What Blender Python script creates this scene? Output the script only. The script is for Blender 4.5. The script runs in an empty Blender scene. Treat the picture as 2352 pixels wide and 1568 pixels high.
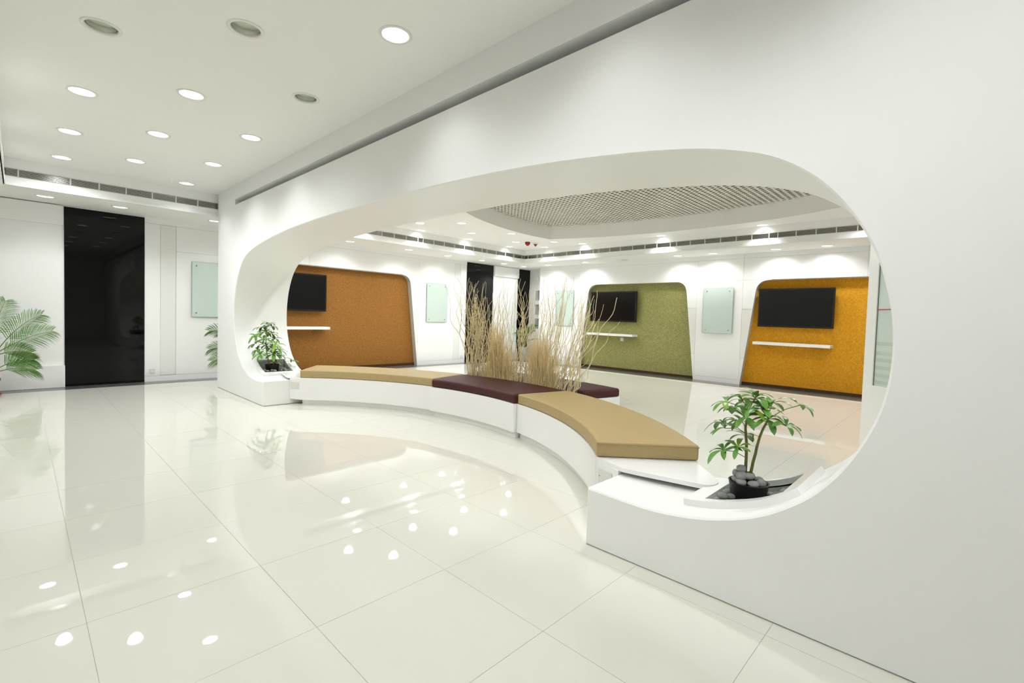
import bpy, math, random
from mathutils import Vector, Matrix
from mathutils.geometry import tessellate_polygon
random.seed(11)
sc = bpy.context.scene
C = sc.collection
PI = math.pi

# ------------------------------------------------------------ camera, world, exposure
F_PX = 1092.06
YAW, PITCH, ROLL = math.radians(46.110), math.radians(2.165), math.radians(1.753)
CAM = Vector((0, 0, 1.3))
fw = Vector((math.sin(YAW) * math.cos(PITCH), math.cos(YAW) * math.cos(PITCH), -math.sin(PITCH)))
r0 = fw.cross(Vector((0, 0, 1))).normalized()
u0 = r0.cross(fw)
rt = math.cos(ROLL) * r0 + math.sin(ROLL) * u0
up = -math.sin(ROLL) * r0 + math.cos(ROLL) * u0
cd = bpy.data.cameras.new('camera')
cd.sensor_width = 36
cd.lens = 36 * F_PX / 2352
cd.shift_y = -14 / 2352
cd.clip_start = 0.02
cam = bpy.data.objects.new('camera', cd)
C.objects.link(cam)
cam.matrix_world = Matrix(((rt.x, up.x, -fw.x, CAM.x), (rt.y, up.y, -fw.y, CAM.y), (rt.z, up.z, -fw.z, CAM.z), (0, 0, 0, 1)))
sc.camera = cam
world = bpy.data.worlds.new('world')
sc.world = world
world.use_nodes = True
world.node_tree.nodes['Background'].inputs[0].default_value = (0.9, 0.95, 1, 1)
world.node_tree.nodes['Background'].inputs[1].default_value = 0.05
vs = sc.view_settings
vs.view_transform = 'Standard'
vs.look = 'None'
vs.gamma = 1
vs.use_curve_mapping = False
vs.exposure = 0.70
LAMP_W = 3.2            # power of one lit downlight
LAMP_COL = (0.965, 0.995, 1.0)
sc.cycles.use_denoising = True
sc.cycles.diffuse_bounces = 5
sc.cycles.max_bounces = 6
sc.cycles.glossy_bounces = 3
sc.cycles.caustics_reflective = False
sc.cycles.caustics_refractive = False
sc.cycles.denoising_prefilter = 'ACCURATE'
sc.cycles.adaptive_threshold = 0.15
sc.cycles.light_sampling_threshold = 0.05
sc.cycles.sample_clamp_indirect = 8


def project(p):
    d = Vector(p) - CAM
    z = d.dot(fw)
    if z < 0.05:
        return None
    return (1176 + F_PX * d.dot(rt) / z, 770 - F_PX * d.dot(up) / z, z)


# ------------------------------------------------------------ materials
def srgb(r, g, b):
    f = lambda c: (c / 255) / 12.92 if c / 255 <= 0.04045 else ((c / 255 + 0.055) / 1.055) ** 2.4
    return (f(r), f(g), f(b), 1)


def mat(name, col, rough=0.5, metal=0.0, spec=0.5, coat=0.0, bump=0.0, bscale=60.0, vary=0.0, vscale=8.0, emit=None, estr=0.0, col2=None, trans=0.0, ior=1.45, alpha=1.0):
    m = bpy.data.materials.new(name)
    m.use_nodes = True
    nt = m.node_tree
    b = nt.nodes['Principled BSDF']
    b.inputs['Base Color'].default_value = col
    b.inputs['Roughness'].default_value = rough
    b.inputs['Metallic'].default_value = metal
    b.inputs['Specular IOR Level'].default_value = spec
    b.inputs['Coat Weight'].default_value = coat
    b.inputs['Coat Roughness'].default_value = 0.02
    b.inputs['IOR'].default_value = ior
    b.inputs['Transmission Weight'].default_value = trans
    b.inputs['Alpha'].default_value = alpha
    if emit:
        b.inputs['Emission Color'].default_value = emit
        b.inputs['Emission Strength'].default_value = estr
    tc = nt.nodes.new('ShaderNodeTexCoord')
    if vary or col2:
        n = nt.nodes.new('ShaderNodeTexNoise')
        n.inputs['Scale'].default_value = vscale
        n.inputs['Detail'].default_value = 6
        nt.links.new(tc.outputs['Object'], n.inputs['Vector'])
        r = nt.nodes.new('ShaderNodeValToRGB')
        c2 = col2 or tuple(min(1, c * (1 + vary)) for c in col[:3]) + (1,)
        c1 = col if col2 else tuple(c * (1 - vary) for c in col[:3]) + (1,)
        r.color_ramp.elements[0].color = c1
        r.color_ramp.elements[1].color = c2
        r.color_ramp.elements[0].position = 0.35
        r.color_ramp.elements[1].position = 0.65
        nt.links.new(n.outputs['Fac'], r.inputs['Fac'])
        nt.links.new(r.outputs['Color'], b.inputs['Base Color'])
    if bump:
        n2 = nt.nodes.new('ShaderNodeTexNoise')
        n2.inputs['Scale'].default_value = bscale
        n2.inputs['Detail'].default_value = 3
        nt.links.new(tc.outputs['Object'], n2.inputs['Vector'])
        bp = nt.nodes.new('ShaderNodeBump')
        bp.inputs['Strength'].default_value = bump
        bp.inputs['Distance'].default_value = 0.004
        nt.links.new(n2.outputs['Fac'], bp.inputs['Height'])
        nt.links.new(bp.outputs['Normal'], b.inputs['Normal'])
    return m


M = {}
M['paint'] = mat('white_paint', (0.90, 0.90, 0.885, 1), 0.5, spec=0.0)
M['laminate'] = mat('white_laminate', (0.90, 0.90, 0.885, 1), 0.28)
M['lacquer'] = mat('white_lacquer', (0.87, 0.87, 0.86, 1), 0.16)
M['ceiling'] = mat('ceiling_paint', (0.90, 0.895, 0.865, 1), 0.55, spec=0.0)
M['satin'] = mat('satin_white', (0.88, 0.88, 0.865, 1), 0.42, spec=0.3)
M['seam'] = mat('seam_grey', (0.52, 0.52, 0.48, 1), 0.7)
M['rib'] = mat('ribbed_offwhite', (0.87, 0.87, 0.84, 1), 0.5)
M['tile'] = mat('polished_tile', (0.765, 0.75, 0.68, 1), 0.018, spec=0.5, ior=1.5)
M['grout'] = mat('grout', (0.60, 0.54, 0.44, 1), 0.6)
M['border'] = mat('dark_border_tile', (0.12, 0.122, 0.122, 1), 0.2, vary=0.12, vscale=14)
M['black_glass'] = mat('black_glass', (0.002, 0.002, 0.002, 1), 0.02, spec=0.3)
M['screen'] = mat('screen_black', (0.006, 0.006, 0.006, 1), 0.16, spec=0.35)
M['bezel'] = mat('bezel_black', (0.008, 0.008, 0.009, 1), 0.3)
M['brown'] = mat('brown_wallcovering', srgb(134, 86, 24), 0.75, bump=0.3, bscale=70, col2=srgb(156, 106, 42), vscale=42)
M['green'] = mat('olive_wallcovering', srgb(138, 137, 76), 0.75, bump=0.3, bscale=70, col2=srgb(164, 162, 104), vscale=42)
M['yellow'] = mat('amber_wallcovering', srgb(206, 138, 4), 0.75, bump=0.3, bscale=70, col2=srgb(224, 162, 20), vscale=42)
M['dbrown'] = mat('dark_brown_skirting', srgb(72, 46, 20), 0.4, vary=0.15, vscale=20)
M['tan'] = mat('tan_leatherette', srgb(176, 153, 106), 0.5, bump=0.25, bscale=420, vary=0.03, vscale=40)
M['maroon'] = mat('maroon_leatherette', srgb(74, 38, 37), 0.55, spec=0.25, bump=0.35, bscale=380, vary=0.06, vscale=50)
M['thread'] = mat('tan_thread', srgb(150, 128, 84), 0.6)
M['trim'] = mat('lamp_trim_white', (0.82, 0.82, 0.78, 1), 0.35)
M['cup'] = mat('lamp_reflector', (0.80, 0.80, 0.75, 1), 0.14, metal=1.0)
M['lit'] = mat('lit_diffuser', (1, 1, 1, 1), 0.4, emit=(1.0, 0.99, 0.97, 1), estr=9.0)
M['lit'].cycles.emission_sampling = 'NONE'   # the beam lamp below each disc carries its light
M['unlit'] = mat('unlit_diffuser', (0.66, 0.71, 0.60, 1), 0.12)
M['dim'] = mat('dim_diffuser', (0.8, 0.8, 0.76, 1), 0.3)
M['alu'] = mat('brushed_aluminium', (0.50, 0.49, 0.46, 1), 0.22, metal=1.0, vary=0.05)
M['ventframe'] = mat('vent_frame_white', (0.72, 0.72, 0.68, 1), 0.4)
M['void'] = mat('dark_void', (0.02, 0.018, 0.014, 1), 0.8)
M['plenum'] = mat('plenum_dark', (0.075, 0.065, 0.05, 1), 0.8)
M['grille'] = mat('grille_offwhite', (0.70, 0.69, 0.62, 1), 0.5)
M['glass'] = mat('pale_green_glass', (0.60, 0.70, 0.645, 1), 0.06, coat=0.3, spec=0.5)
M['glassedge'] = mat('glass_edge_green', (0.36, 0.50, 0.43, 1), 0.15)
M['pane'] = mat('frosted_pane', (0.62, 0.72, 0.665, 1), 0.12, spec=0.5)
M['band'] = mat('frosted_band', (0.53, 0.62, 0.56, 1), 0.25)
M['steel'] = mat('steel_stud', (0.30, 0.29, 0.26, 1), 0.3, metal=1.0)
M['red'] = mat('red_plastic', srgb(150, 26, 18), 0.3, vary=0.05)
M['redlens'] = mat('red_lens', srgb(196, 44, 20), 0.15, vary=0.05)
M['redline'] = mat('red_line', srgb(190, 60, 50), 0.4)
M['plate'] = mat('plate_offwhite', (0.70, 0.70, 0.66, 1), 0.35)
M['leaf'] = mat('leaf_green', srgb(78, 130, 48), 0.35, col2=srgb(114, 162, 66), vscale=18)
M['leaf2'] = mat('leaf_deep_green', srgb(62, 110, 46), 0.35, col2=srgb(94, 142, 66), vscale=18)
M['leafy'] = mat('leaf_yellow_green', srgb(104, 150, 40), 0.32, col2=srgb(134, 166, 62), vscale=18)
M['stem'] = mat('stem_brown_green', srgb(112, 100, 56), 0.6, col2=srgb(104, 124, 52), vscale=40)
M['petiole'] = mat('petiole_green', srgb(108, 140, 58), 0.45, vary=0.08)
M['palm'] = mat('palm_green', srgb(64, 124, 34), 0.35, col2=srgb(112, 158, 66), vscale=9)
M['palmstem'] = mat('palm_stem', srgb(112, 132, 52), 0.5, vary=0.1)
M['pebble'] = mat('grey_pebble', srgb(140, 142, 140), 0.75, bump=0.3, bscale=160, col2=srgb(172, 173, 170), vscale=60)
M['pebbled'] = mat('dark_pebble', srgb(112, 114, 114), 0.75, bump=0.3, bscale=160, col2=srgb(146, 147, 145), vscale=60)
M['pot'] = mat('black_plastic_pot', srgb(26, 26, 27), 0.45, vary=0.1, vscale=30)
M['soil'] = mat('dark_soil', srgb(44, 36, 30), 0.9, bump=0.6, bscale=90, vary=0.2)
M['pit'] = mat('planter_grey', (0.50, 0.51, 0.48, 1), 0.35)
M['twig'] = mat('bleached_twig', srgb(240, 229, 194), 0.65, col2=srgb(222, 204, 158), vscale=22)
M['straw'] = mat('golden_straw', srgb(240, 214, 150), 0.7, col2=srgb(248, 232, 188), vscale=30)
M['purple'] = mat('purple_pot', srgb(112, 40, 110), 0.4, vary=0.05)
M['terracotta'] = mat('terracotta', srgb(170, 92, 58), 0.7, vary=0.1)
M['greypot'] = mat('grey_pot', srgb(170, 172, 172), 0.5, vary=0.05)

# ------------------------------------------------------------ helpers
ORG = {}


def org(o):
    return ORG.get(o.name, Vector((0, 0, 0))) if o else Vector((0, 0, 0))


class MB:
    def __init__(s):
        s.v, s.f, s.mi = [], [], []

    def add(s, vs_, fs, mi=0):
        n = len(s.v)
        s.v += [tuple(v) for v in vs_]
        s.f += [tuple(i + n for i in f) for f in fs]
        s.mi += [mi] * len(fs)
        return s

    def box(s, x0, x1, y0, y1, z0, z1, mi=0):
        return s.add([(x0, y0, z0), (x1, y0, z0), (x1, y1, z0), (x0, y1, z0), (x0, y0, z1), (x1, y0, z1), (x1, y1, z1), (x0, y1, z1)],
                     [(0, 3, 2, 1), (4, 5, 6, 7), (0, 1, 5, 4), (1, 2, 6, 5), (2, 3, 7, 6), (3, 0, 4, 7)], mi)

    def prism(s, poly, fn, d0, d1, mi=0, caps=True):
        """poly: list of 2D points; fn(a, b, d) -> 3D; extruded from d0 to d1"""
        n = len(poly)
        s.add([fn(a, b, d0) for a, b in poly] + [fn(a, b, d1) for a, b in poly],
              [(i, (i + 1) % n, (i + 1) % n + n, i + n) for i in range(n)], mi)
        if caps:
            tris = tessellate_polygon([[Vector((a, b, 0)) for a, b in poly]])
            s.add([fn(a, b, d0) for a, b in poly], tris, mi)
            s.add([fn(a, b, d1) for a, b in poly], [t[::-1] for t in tris], mi)
        return s

    def flat(s, loops, fn, mi=0):
        pts = [p for l in loops for p in l]
        tris = tessellate_polygon([[Vector((a, b, 0)) for a, b in l] for l in loops])
        return s.add([fn(a, b) for a, b in pts], tris, mi)

    def tube(s, pts, rads, n=6, mi=0, cap=True):
        pts = [Vector(p) for p in pts]
        if not hasattr(rads, '__len__'):
            rads = [rads] * len(pts)
        ref = None
        vs_ = []
        for i, p in enumerate(pts):
            t = (pts[min(i + 1, len(pts) - 1)] - pts[max(i - 1, 0)]).normalized()
            if ref is None:
                ref = t.cross(Vector((0.31, 0.17, 0.93)))
                if ref.length < 0.05:
                    ref = t.cross(Vector((1, 0, 0)))
            a = (ref - t * ref.dot(t)).normalized()
            ref = a
            b = t.cross(a)
            for k in range(n):
                w = 2 * PI * k / n
                vs_.append(p + (a * math.cos(w) + b * math.sin(w)) * rads[i])
        fs = [(i * n + k, i * n + (k + 1) % n, (i + 1) * n + (k + 1) % n, (i + 1) * n + k) for i in range(len(pts) - 1) for k in range(n)]
        if cap:
            fs += [tuple(range(n))[::-1], tuple((len(pts) - 1) * n + k for k in range(n))]
        return s.add(vs_, fs, mi)

    def lathe(s, prof, c, n=32, mi=0):
        """prof: (r, z) pairs about a vertical axis through c"""
        vs_ = [(c[0] + r * math.cos(2 * PI * k / n), c[1] + r * math.sin(2 * PI * k / n), c[2] + z) for r, z in prof for k in range(n)]
        fs = [(i * n + k, i * n + (k + 1) % n, (i + 1) * n + (k + 1) % n, (i + 1) * n + k) for i in range(len(prof) - 1) for k in range(n)]
        return s.add(vs_, fs, mi)

    def build(s, name, m, parent=None, origin=None, smooth=False):
        o_ = org(parent) if parent else Vector(origin or (0, 0, 0))
        me = bpy.data.meshes.new(name)
        me.from_pydata([(v[0] - o_.x, v[1] - o_.y, v[2] - o_.z) for v in s.v], [], s.f)
        ms = m if isinstance(m, (list, tuple)) else [m]
        for x in ms:
            me.materials.append(M[x])
        if len(ms) > 1:
            me.polygons.foreach_set('material_index', s.mi)
        if smooth:
            me.polygons.foreach_set('use_smooth', [True] * len(me.polygons))
        me.update()
        ob = bpy.data.objects.new(name, me)
        C.objects.link(ob)
        if parent:
            ob.parent = parent
        else:
            ob.location = o_
        ORG[ob.name] = o_
        return ob


def fixn(ob):
    import bmesh
    bm = bmesh.new()
    bm.from_mesh(ob.data)
    bmesh.ops.remove_doubles(bm, verts=bm.verts, dist=1e-5)
    bmesh.ops.recalc_face_normals(bm, faces=bm.faces)
    bm.to_mesh(ob.data)
    bm.free()
    return ob


def sharp(ob, deg=35):
    """smooth shading with hard edges kept"""
    me = ob.data
    me.polygons.foreach_set('use_smooth', [True] * len(me.polygons))
    me.set_sharp_from_angle(angle=math.radians(deg))
    return ob


def thing(name, label, cat, loc, group=None, kind=None):
    o = bpy.data.objects.new(name, None)
    o.empty_display_size = 0.05
    C.objects.link(o)
    o.location = loc
    ORG[o.name] = Vector(loc)
    return tag(o, label, cat, group, kind)


def tag(o, label=None, cat=None, group=None, kind=None):
    if label:
        o['label'] = label
    if cat:
        o['category'] = cat
    if group:
        o['group'] = group
    if kind:
        o['kind'] = kind
    return o


def struct(o, label=None):
    o['kind'] = 'structure'
    if label:
        o['label'] = label
    return o


def place(me, name, parent, mw):
    """an object sharing mesh data, at world matrix mw, child of an unrotated parent"""
    ob = bpy.data.objects.new(name, me)
    C.objects.link(ob)
    if parent:
        ob.parent = parent
        ob.matrix_local = Matrix.Translation(-org(parent)) @ mw
    else:
        ob.matrix_world = mw
    return ob


def rrect(a0, a1, b0, b1, r, n=4):
    out = []
    for cx, cy, s0 in ((a1 - r, b1 - r, 0), (a0 + r, b1 - r, 1), (a0 + r, b0 + r, 2), (a1 - r, b0 + r, 3)):
        for k in range(n + 1):
            w = (s0 + k / n) * PI / 2
            out.append((cx + r * math.cos(w), cy + r * math.sin(w)))
    return out


def clip(poly, u0_, u1_, z0_, z1_):
    for ax, val, sgn in ((0, u0_, 1), (0, u1_, -1), (1, z0_, 1), (1, z1_, -1)):
        out = []
        for i in range(len(poly)):
            p, q = poly[i], poly[(i + 1) % len(poly)]
            a, b = (p[ax] - val) * sgn, (q[ax] - val) * sgn
            if a >= 0:
                out.append(p)
            if (a >= 0) != (b >= 0):
                t = a / (a - b)
                out.append((p[0] + (q[0] - p[0]) * t, p[1] + (q[1] - p[1]) * t))
        poly = out
        if len(poly) < 3:
            return []
    res = []
    for p in poly:
        if not res or (abs(p[0] - res[-1][0]) + abs(p[1] - res[-1][1])) > 1e-5:
            res.append(p)
    if len(res) > 2 and abs(res[0][0] - res[-1][0]) + abs(res[0][1] - res[-1][1]) < 1e-5:
        res.pop()
    return res


def catmull(pts, n):
    out = []
    for i in range(len(pts) - 1):
        p0 = Vector(pts[max(i - 1, 0)]); p1 = Vector(pts[i]); p2 = Vector(pts[i + 1]); p3 = Vector(pts[min(i + 2, len(pts) - 1)])
        for k in range(n):
            t = k / n
            out.append(0.5 * ((2 * p1) + (p2 - p0) * t + (2 * p0 - 5 * p1 + 4 * p2 - p3) * t * t + (3 * p1 - p0 - 3 * p2 + p3) * t ** 3))
    out.append(Vector(pts[-1]))
    return out


# ------------------------------------------------------------ main dimensions
XP, XQ = 2.280, 3.060            # partition front and back planes
YEND = 8.93                      # partition end by the passage
ZC, ZS = 3.168, 2.812            # ceiling, soffit
YB, XR = 10.15, 10.80            # back wall and right wall front planes
YV, XV, XL = 9.02, 9.78, -0.115  # fascia planes round the raised ceiling
YN = -3.6                        # near wall behind the camera
XW = -2.6                        # left wall
XA = 11.28                       # alcove wall beyond the right wall
RD = 0.14                        # recess depth

# ------------------------------------------------------------ floor
TS, TX0, TY0 = 0.6605, 0.186, 0.558
mb = MB().box(XW - 0.2, 12.0, YN - 0.2, 10.6, -0.06, -0.0025)
floor = struct(mb.build('floor', 'grout'))
tg = 0.0008
tme = MB().box(-TS / 2 + tg, TS / 2 - tg, -TS / 2 + tg, TS / 2 - tg, -0.004, 0).build('tile', 'tile', floor)
tile_mesh = tme.data
bpy.data.objects.remove(tme)
seen, rest = [], []
for i in range(-5, 17):
    for j in range(-7, 16):
        x0, y0 = TX0 + i * TS, TY0 + j * TS
        x1, y1 = x0 + TS, y0 + TS
        cx, cy = (x0 + x1) / 2, (y0 + y1) / 2
        if x1 < XW or cx > 10.36 or cy > 9.80 or y1 < YN:
            continue
        if XP + 0.02 < x0 and x1 < XQ - 0.02 and not 1.5 < cy < 6.9 and cy < YEND:
            continue
        vis = False
        for px in (x0, cx, x1):
            for py in (y0, cy, y1):
                q = project((px, py, 0))
                if q and -20 < q[0] < 2372 and -20 < q[1] < 1588:
                    vis = True
        (seen if vis else rest).append((cx, cy))
seen.sort(key=lambda c: c[0] ** 2 + c[1] ** 2)
rest += seen[298:]
for cx, cy in seen[:298]:
    place(tile_mesh, 'tile', floor, Matrix.Translation((cx, cy, random.uniform(-0.0002, 0.0002))))
mb = MB()
for cx, cy in rest:
    h_ = TS / 2 - tg
    mb.box(cx - h_, cx + h_, cy - h_, cy + h_, -0.004, 0)
tag(mb.build('tile_field', 'tile', floor), kind='stuff')
# dark stone border along the far walls
bl = [(x, x + 0.66) for x in [XW + 0.66 * k for k in range(22)]]
for a, b in bl:
    MB().box(a + 0.001, min(b, 11.3) - 0.001, 9.80, YB + 0.10, -0.003, 0.0012).build('border_tile', 'border', floor)
for k in range(17):
    a = YN + 0.05 + k * 0.80
    b = min(a + 0.798, 9.79)
    if b > a:
        MB().box(10.36, XR + 0.16, a, b, -0.003, 0.0012).build('border_tile', 'border', floor)

# ------------------------------------------------------------ recess outlines
def recess_outline(c0, c1, ztop, lean=0.118, r=0.24):
    """trapezoid niche standing on the floor between c0 < c1 at floor level, rounded top corners"""
    a0, a1 = c0 + lean * ztop, c1 - lean * ztop
    arc = lambda sx, ex: None
    pts = [(c0, 0.0)]
    n = 10
    # left top corner
    p0 = Vector((c0 + lean * (ztop - r), ztop - r)); p1 = Vector((a0, ztop)); p2 = Vector((a0 + r, ztop))
    for k in range(n + 1):
        t = k / n
        q = (1 - t) ** 2 * p0 + 2 * t * (1 - t) * p1 + t * t * p2
        pts.append((q.x, q.y))
    p0, p1, p2 = Vector((a1 - r, ztop)), Vector((a1, ztop)), Vector((c1 - lean * (ztop - r), ztop - r))
    for k in range(n + 1):
        t = k / n
        q = (1 - t) ** 2 * p0 + 2 * t * (1 - t) * p1 + t * t * p2
        pts.append((q.x, q.y))
    pts.append((c1, 0.0))
    return pts


REC_BROWN = recess_outline(2.98, 7.08, 2.268)
REC_GREEN = recess_outline(4.556, 7.786, 2.250)
REC_AMBER = recess_outline(0.30, 3.535, 2.238)

fB = lambda u, z, d: (u, YB + d, z)
fR = lambda u, z, d: (XR + d, u, z)


def wall_with(name, u0_, u1_, ztop, recs, fn):
    poly = [(u0_, 0)]
    for rc in recs:
        poly += rc
    poly += [(u1_, 0), (u1_, ztop), (u0_, ztop)]
    w = MB().prism(poly, fn, 0.010, RD)
    return struct(fixn(w.build(name, 'seam'))), poly


wall_back, polyB = wall_with('wall_back', XW, XA + 0.1, ZS + 0.03, [REC_BROWN], fB)
wall_right, polyR = wall_with('wall_right', YN, 9.30, ZS + 0.03, [REC_AMBER, REC_GREEN], fR)


def panels(wall, poly, fn, cells, g=0.0016):
    for (a, b, z0_, z1_) in cells:
        p = clip(poly, a + g, b - g, z0_ + g if z0_ > 0 else 0, z1_ - g)
        if len(p) >= 3:
            fixn(MB().prism(p, fn, -0.001, 0.011).build('wall_panel', 'laminate', wall))


def ribbed(wall, poly, fn, a, b, z0_, z1_, pitch=0.03):
    """a ventilated panel of fine horizontal ribs"""
    mb = MB()
    n = int((z1_ - z0_) / pitch)
    p = clip(poly, a, b, z0_, z1_)
    mb.prism(p, fn, 0.004, 0.011)
    for k in range(n):
        q = clip(poly, a + 0.003, b - 0.003, z0_ + k * pitch + 0.004, z0_ + (k + 1) * pitch - 0.004)
        if len(q) >= 3:
            mb.prism(q, fn, -0.001, 0.005)
    return fixn(mb.build('ribbed_panel', 'rib', wall))


zt0, zt1 = 2.715, ZS + 0.03
panels(wall_back, polyB, fB, [
    (XW, 0.50, zt0, zt1), (0.50, 1.493, zt0, zt1), (1.493, 7.083, zt0, zt1), (7.083, 8.66, zt0, zt1), (8.66, XA, zt0, zt1),
    (1.493, 1.714, 0.10, zt0), (1.493, 2.98, 0, 0.10),
    (1.714, 1.940, 0.0999, 0.1009),
    (1.940, 4.30, 2.28, zt0), (4.30, 7.083, 2.28, zt0), (7.083, 8.232, 2.28, zt0),
    (1.940, 3.6, 0.10, 2.28),
    (6.60, 7.083, 1.645, 2.28), (6.60, 7.083, 0.10, 0.595), (6.9, 8.66, 0, 0.10),
    (7.083, 8.232, 0.10, 2.28), (8.44, 8.66, 0.10, zt0),
    (XW, 0.498, 0, zt0), (9.67, 10.74, 0, zt0),
])
ribbed(wall_back, polyB, fB, 1.716, 1.937, 0.104, zt0 - 0.004)
ribbed(wall_back, polyB, fB, 8.234, 8.437, 0.104, zt0 - 0.004)
ribbed(wall_back, polyB, fB, 6.60, 7.081, 0.598, 1.642)
panels(wall_right, polyR, fR, [
    (YN, 1.40, zt0, zt1), (1.40, 3.553, zt0, zt1), (3.553, 4.542, zt0, zt1), (4.542, 7.86, zt0, zt1), (7.86, 9.30, zt0, zt1),
    (YN, 1.40, 2.25, zt0), (1.40, 3.553, 2.25, zt0), (3.553, 4.542, 2.25, zt0), (4.542, 7.86, 2.25, zt0), (7.86, 8.86, 2.25, zt0), (8.86, 9.30, 0.10, zt0),
    (3.553, 4.542, 0.10, 2.25), (3.4, 4.7, 0, 0.10),
    (4.542, 5.3, 1.64, 2.25), (4.542, 5.3, 0.10, 0.595), (3.0, 3.553, 1.63, 2.25), (3.0, 3.553, 0.10, 0.565),
    (7.2, 7.86, 1.64, 2.25), (7.2, 7.86, 0.10, 0.595), (7.86, 8.86, 0.10, 2.25), (7.7, 9.30, 0, 0.10), (YN, 0.4, 0, 2.25),
])
ribbed(wall_right, polyR, fR, 4.544, 5.3, 0.598, 1.637)
ribbed(wall_right, polyR, fR, 3.0, 3.551, 0.568, 1.627)
ribbed(wall_right, polyR, fR, 7.2, 7.858, 0.598, 1.637)

# recess back walls with skirting
for nm, rc, fn, m_, par in (('brown', REC_BROWN, fB, 'brown', wall_back), ('green', REC_GREEN, fR, 'green', wall_right), ('amber', REC_AMBER, fR, 'yellow', wall_right)):
    lo, hi = rc[0][0] - 0.1, rc[-1][0] + 0.1
    o = MB().prism([(lo, 0), (hi, 0), (hi, 2.4), (lo, 2.4)], fn, RD, RD + 0.05).build('niche_back', m_, par)
    o['label'] = {'brown': 'mottled brown wall covering in the niche', 'green': 'mottled olive green wall covering in the niche', 'amber': 'mottled amber wall covering in the niche'}[nm]
    MB().prism([(lo, 0.0), (hi, 0.0), (hi, 0.062), (lo, 0.062)], fn, RD - 0.012, RD + 0.004).build('skirting', 'dbrown', par)

# alcove at the far right corner with three dark square niches
mb = MB()
nz = [(1.85, 2.166), (1.405, 1.728), (0.965, 1.29)]
mb.flat([[(9.0, 0), (YB + 0.15, 0), (YB + 0.15, 2.85), (9.0, 2.85)]] + [[(9.42, a), (9.885, a), (9.885, b), (9.42, b)] for a, b in nz], lambda a, b: (XA, a, b))
wall_alcove = struct(mb.build('wall_alcove', 'laminate'))
for a, b in nz:
    MB().add([(XA, 9.42, a), (XA, 9.885, a), (XA, 9.885, b), (XA, 9.42, b), (XA + 0.22, 9.42, a), (XA + 0.22, 9.885, a), (XA + 0.22, 9.885, b), (XA + 0.22, 9.42, b)],
             [(0, 1, 5, 4), (1, 2, 6, 5), (2, 3, 7, 6), (3, 0, 4, 7)]).add([(XA + 0.22, 9.42, a), (XA + 0.22, 9.885, a), (XA + 0.22, 9.885, b), (XA + 0.22, 9.42, b)], [(0, 1, 2, 3)], 1).build('niche', ['paint', 'void'], wall_alcove)
struct(MB().box(XR + 0.12, XA, 9.2, 9.30, 0, 2.85).build('wall_return', 'laminate'))
# shell behind the camera and to the left
struct(MB().box(XW - 0.1, XW, YN, YB + 0.14, 0, ZC).build('wall_left', 'paint'))
struct(MB().box(XW - 0.1, XR + 0.2, YN - 0.1, YN, 0, ZC + 0.3).build('wall_near', 'paint'))

# ------------------------------------------------------------ black glass panels and white doors on the back wall
def black_panel(x0, x1, label):
    o = MB()
    o.prism(rrect(x0, x1, 0.008, 2.796, 0.003, 1), fB, -0.016, -0.0015)
    return tag(fixn(o.build('black_glass_panel', 'black_glass', origin=((x0 + x1) / 2, YB, 0))), label, 'glass panel', 'tall black glass panels on the back wall')


black_panel(0.500, 1.491, 'wide floor-to-soffit black glass panel left of the partition')
black_panel(8.666, 9.672, 'floor-to-soffit black glass panel behind the dried branches')
black_panel(10.745, 11.278, 'narrow black glass panel in the far corner by the palm')


def door(name, x0, x1, label):
    t = thing(name, label, None, ((x0 + x1) / 2, YB, 0), kind='structure')
    MB().prism(rrect(x0, x1, 2.503, 2.797, 0.006, 2), fB, -0.055, 0.0).build('header_box', 'laminate', t)
    MB().prism(rrect(x0, x1 - 0.012, 0.342, 2.503, 0.003, 1), fB, -0.012, -0.0015).build('door_panel', 'laminate', t)
    MB().prism(rrect(x0, x1 + 0.012, 0.004, 0.343, 0.006, 2), fB, -0.055, 0.0).build('kick_panel', 'laminate', t)
    return t


door('door_1', XW + 0.05, 0.488, 'white flush panel door with header box left of the wide black panel')
door('door_2', 9.695, 10.735, 'white flush panel door with header box between two black panels')

# ------------------------------------------------------------ soffit, fascia, ceiling
def disc_loop(c, r, n=20):
    return [(c[0] + r * math.cos(2 * PI * k / n), c[1] + r * math.sin(2 * PI * k / n)) for k in range(n)]


LR, LRO = 0.088, 0.112     # lamp opening and trim radii
front = [(0.400, 4.306, 0), (0.400, 5.723, 1), (0.400, 7.136, 1), (0.397, 8.466, 1),
         (1.065, 3.575, 0), (1.066, 5.020, 1), (1.066, 6.441, 1), (1.062, 7.849, 1),
         (1.767, 2.870, 1), (1.764, 4.297, 0), (1.770, 5.736, 1), (1.770, 7.178, 1), (1.774, 8.608, 1)]
behind = [(0.40, 2.88, 1), (0.40, 1.45, 1), (1.066, 2.14, 1), (1.066, 0.70, 1), (1.767, 1.43, 1), (1.767, 0.0, 1), (0.40, 0.02, 1), (1.066, -0.73, 1)]  # unseen lamps carrying on the lobby grid, added to light the near end
inner = [(4.80, 8.86, 1), (6.198, 8.88, 1), (7.607, 8.886, 1), (9.018, 8.87, 1),
         (4.27, 8.19, 1), (5.703, 8.195, 1), (7.089, 8.181, 1), (8.536, 8.176, 1), (9.577, 8.125, 1),
         (4.78, 7.46, 1), (6.209, 7.481, 1), (7.642, 7.461, 1), (9.052, 7.381, 1),
         (9.634, 6.972, 1), (9.655, 4.915, 1), (9.655, 2.890, 1)]
added_inner = [(3.55, 6.6, 1), (3.55, 1.9, 1), (6.21, 0.85, 1), (8.20, 0.85, 1), (9.65, 0.9, 1)]  # unseen lamps added to balance the light in the inner room
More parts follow.
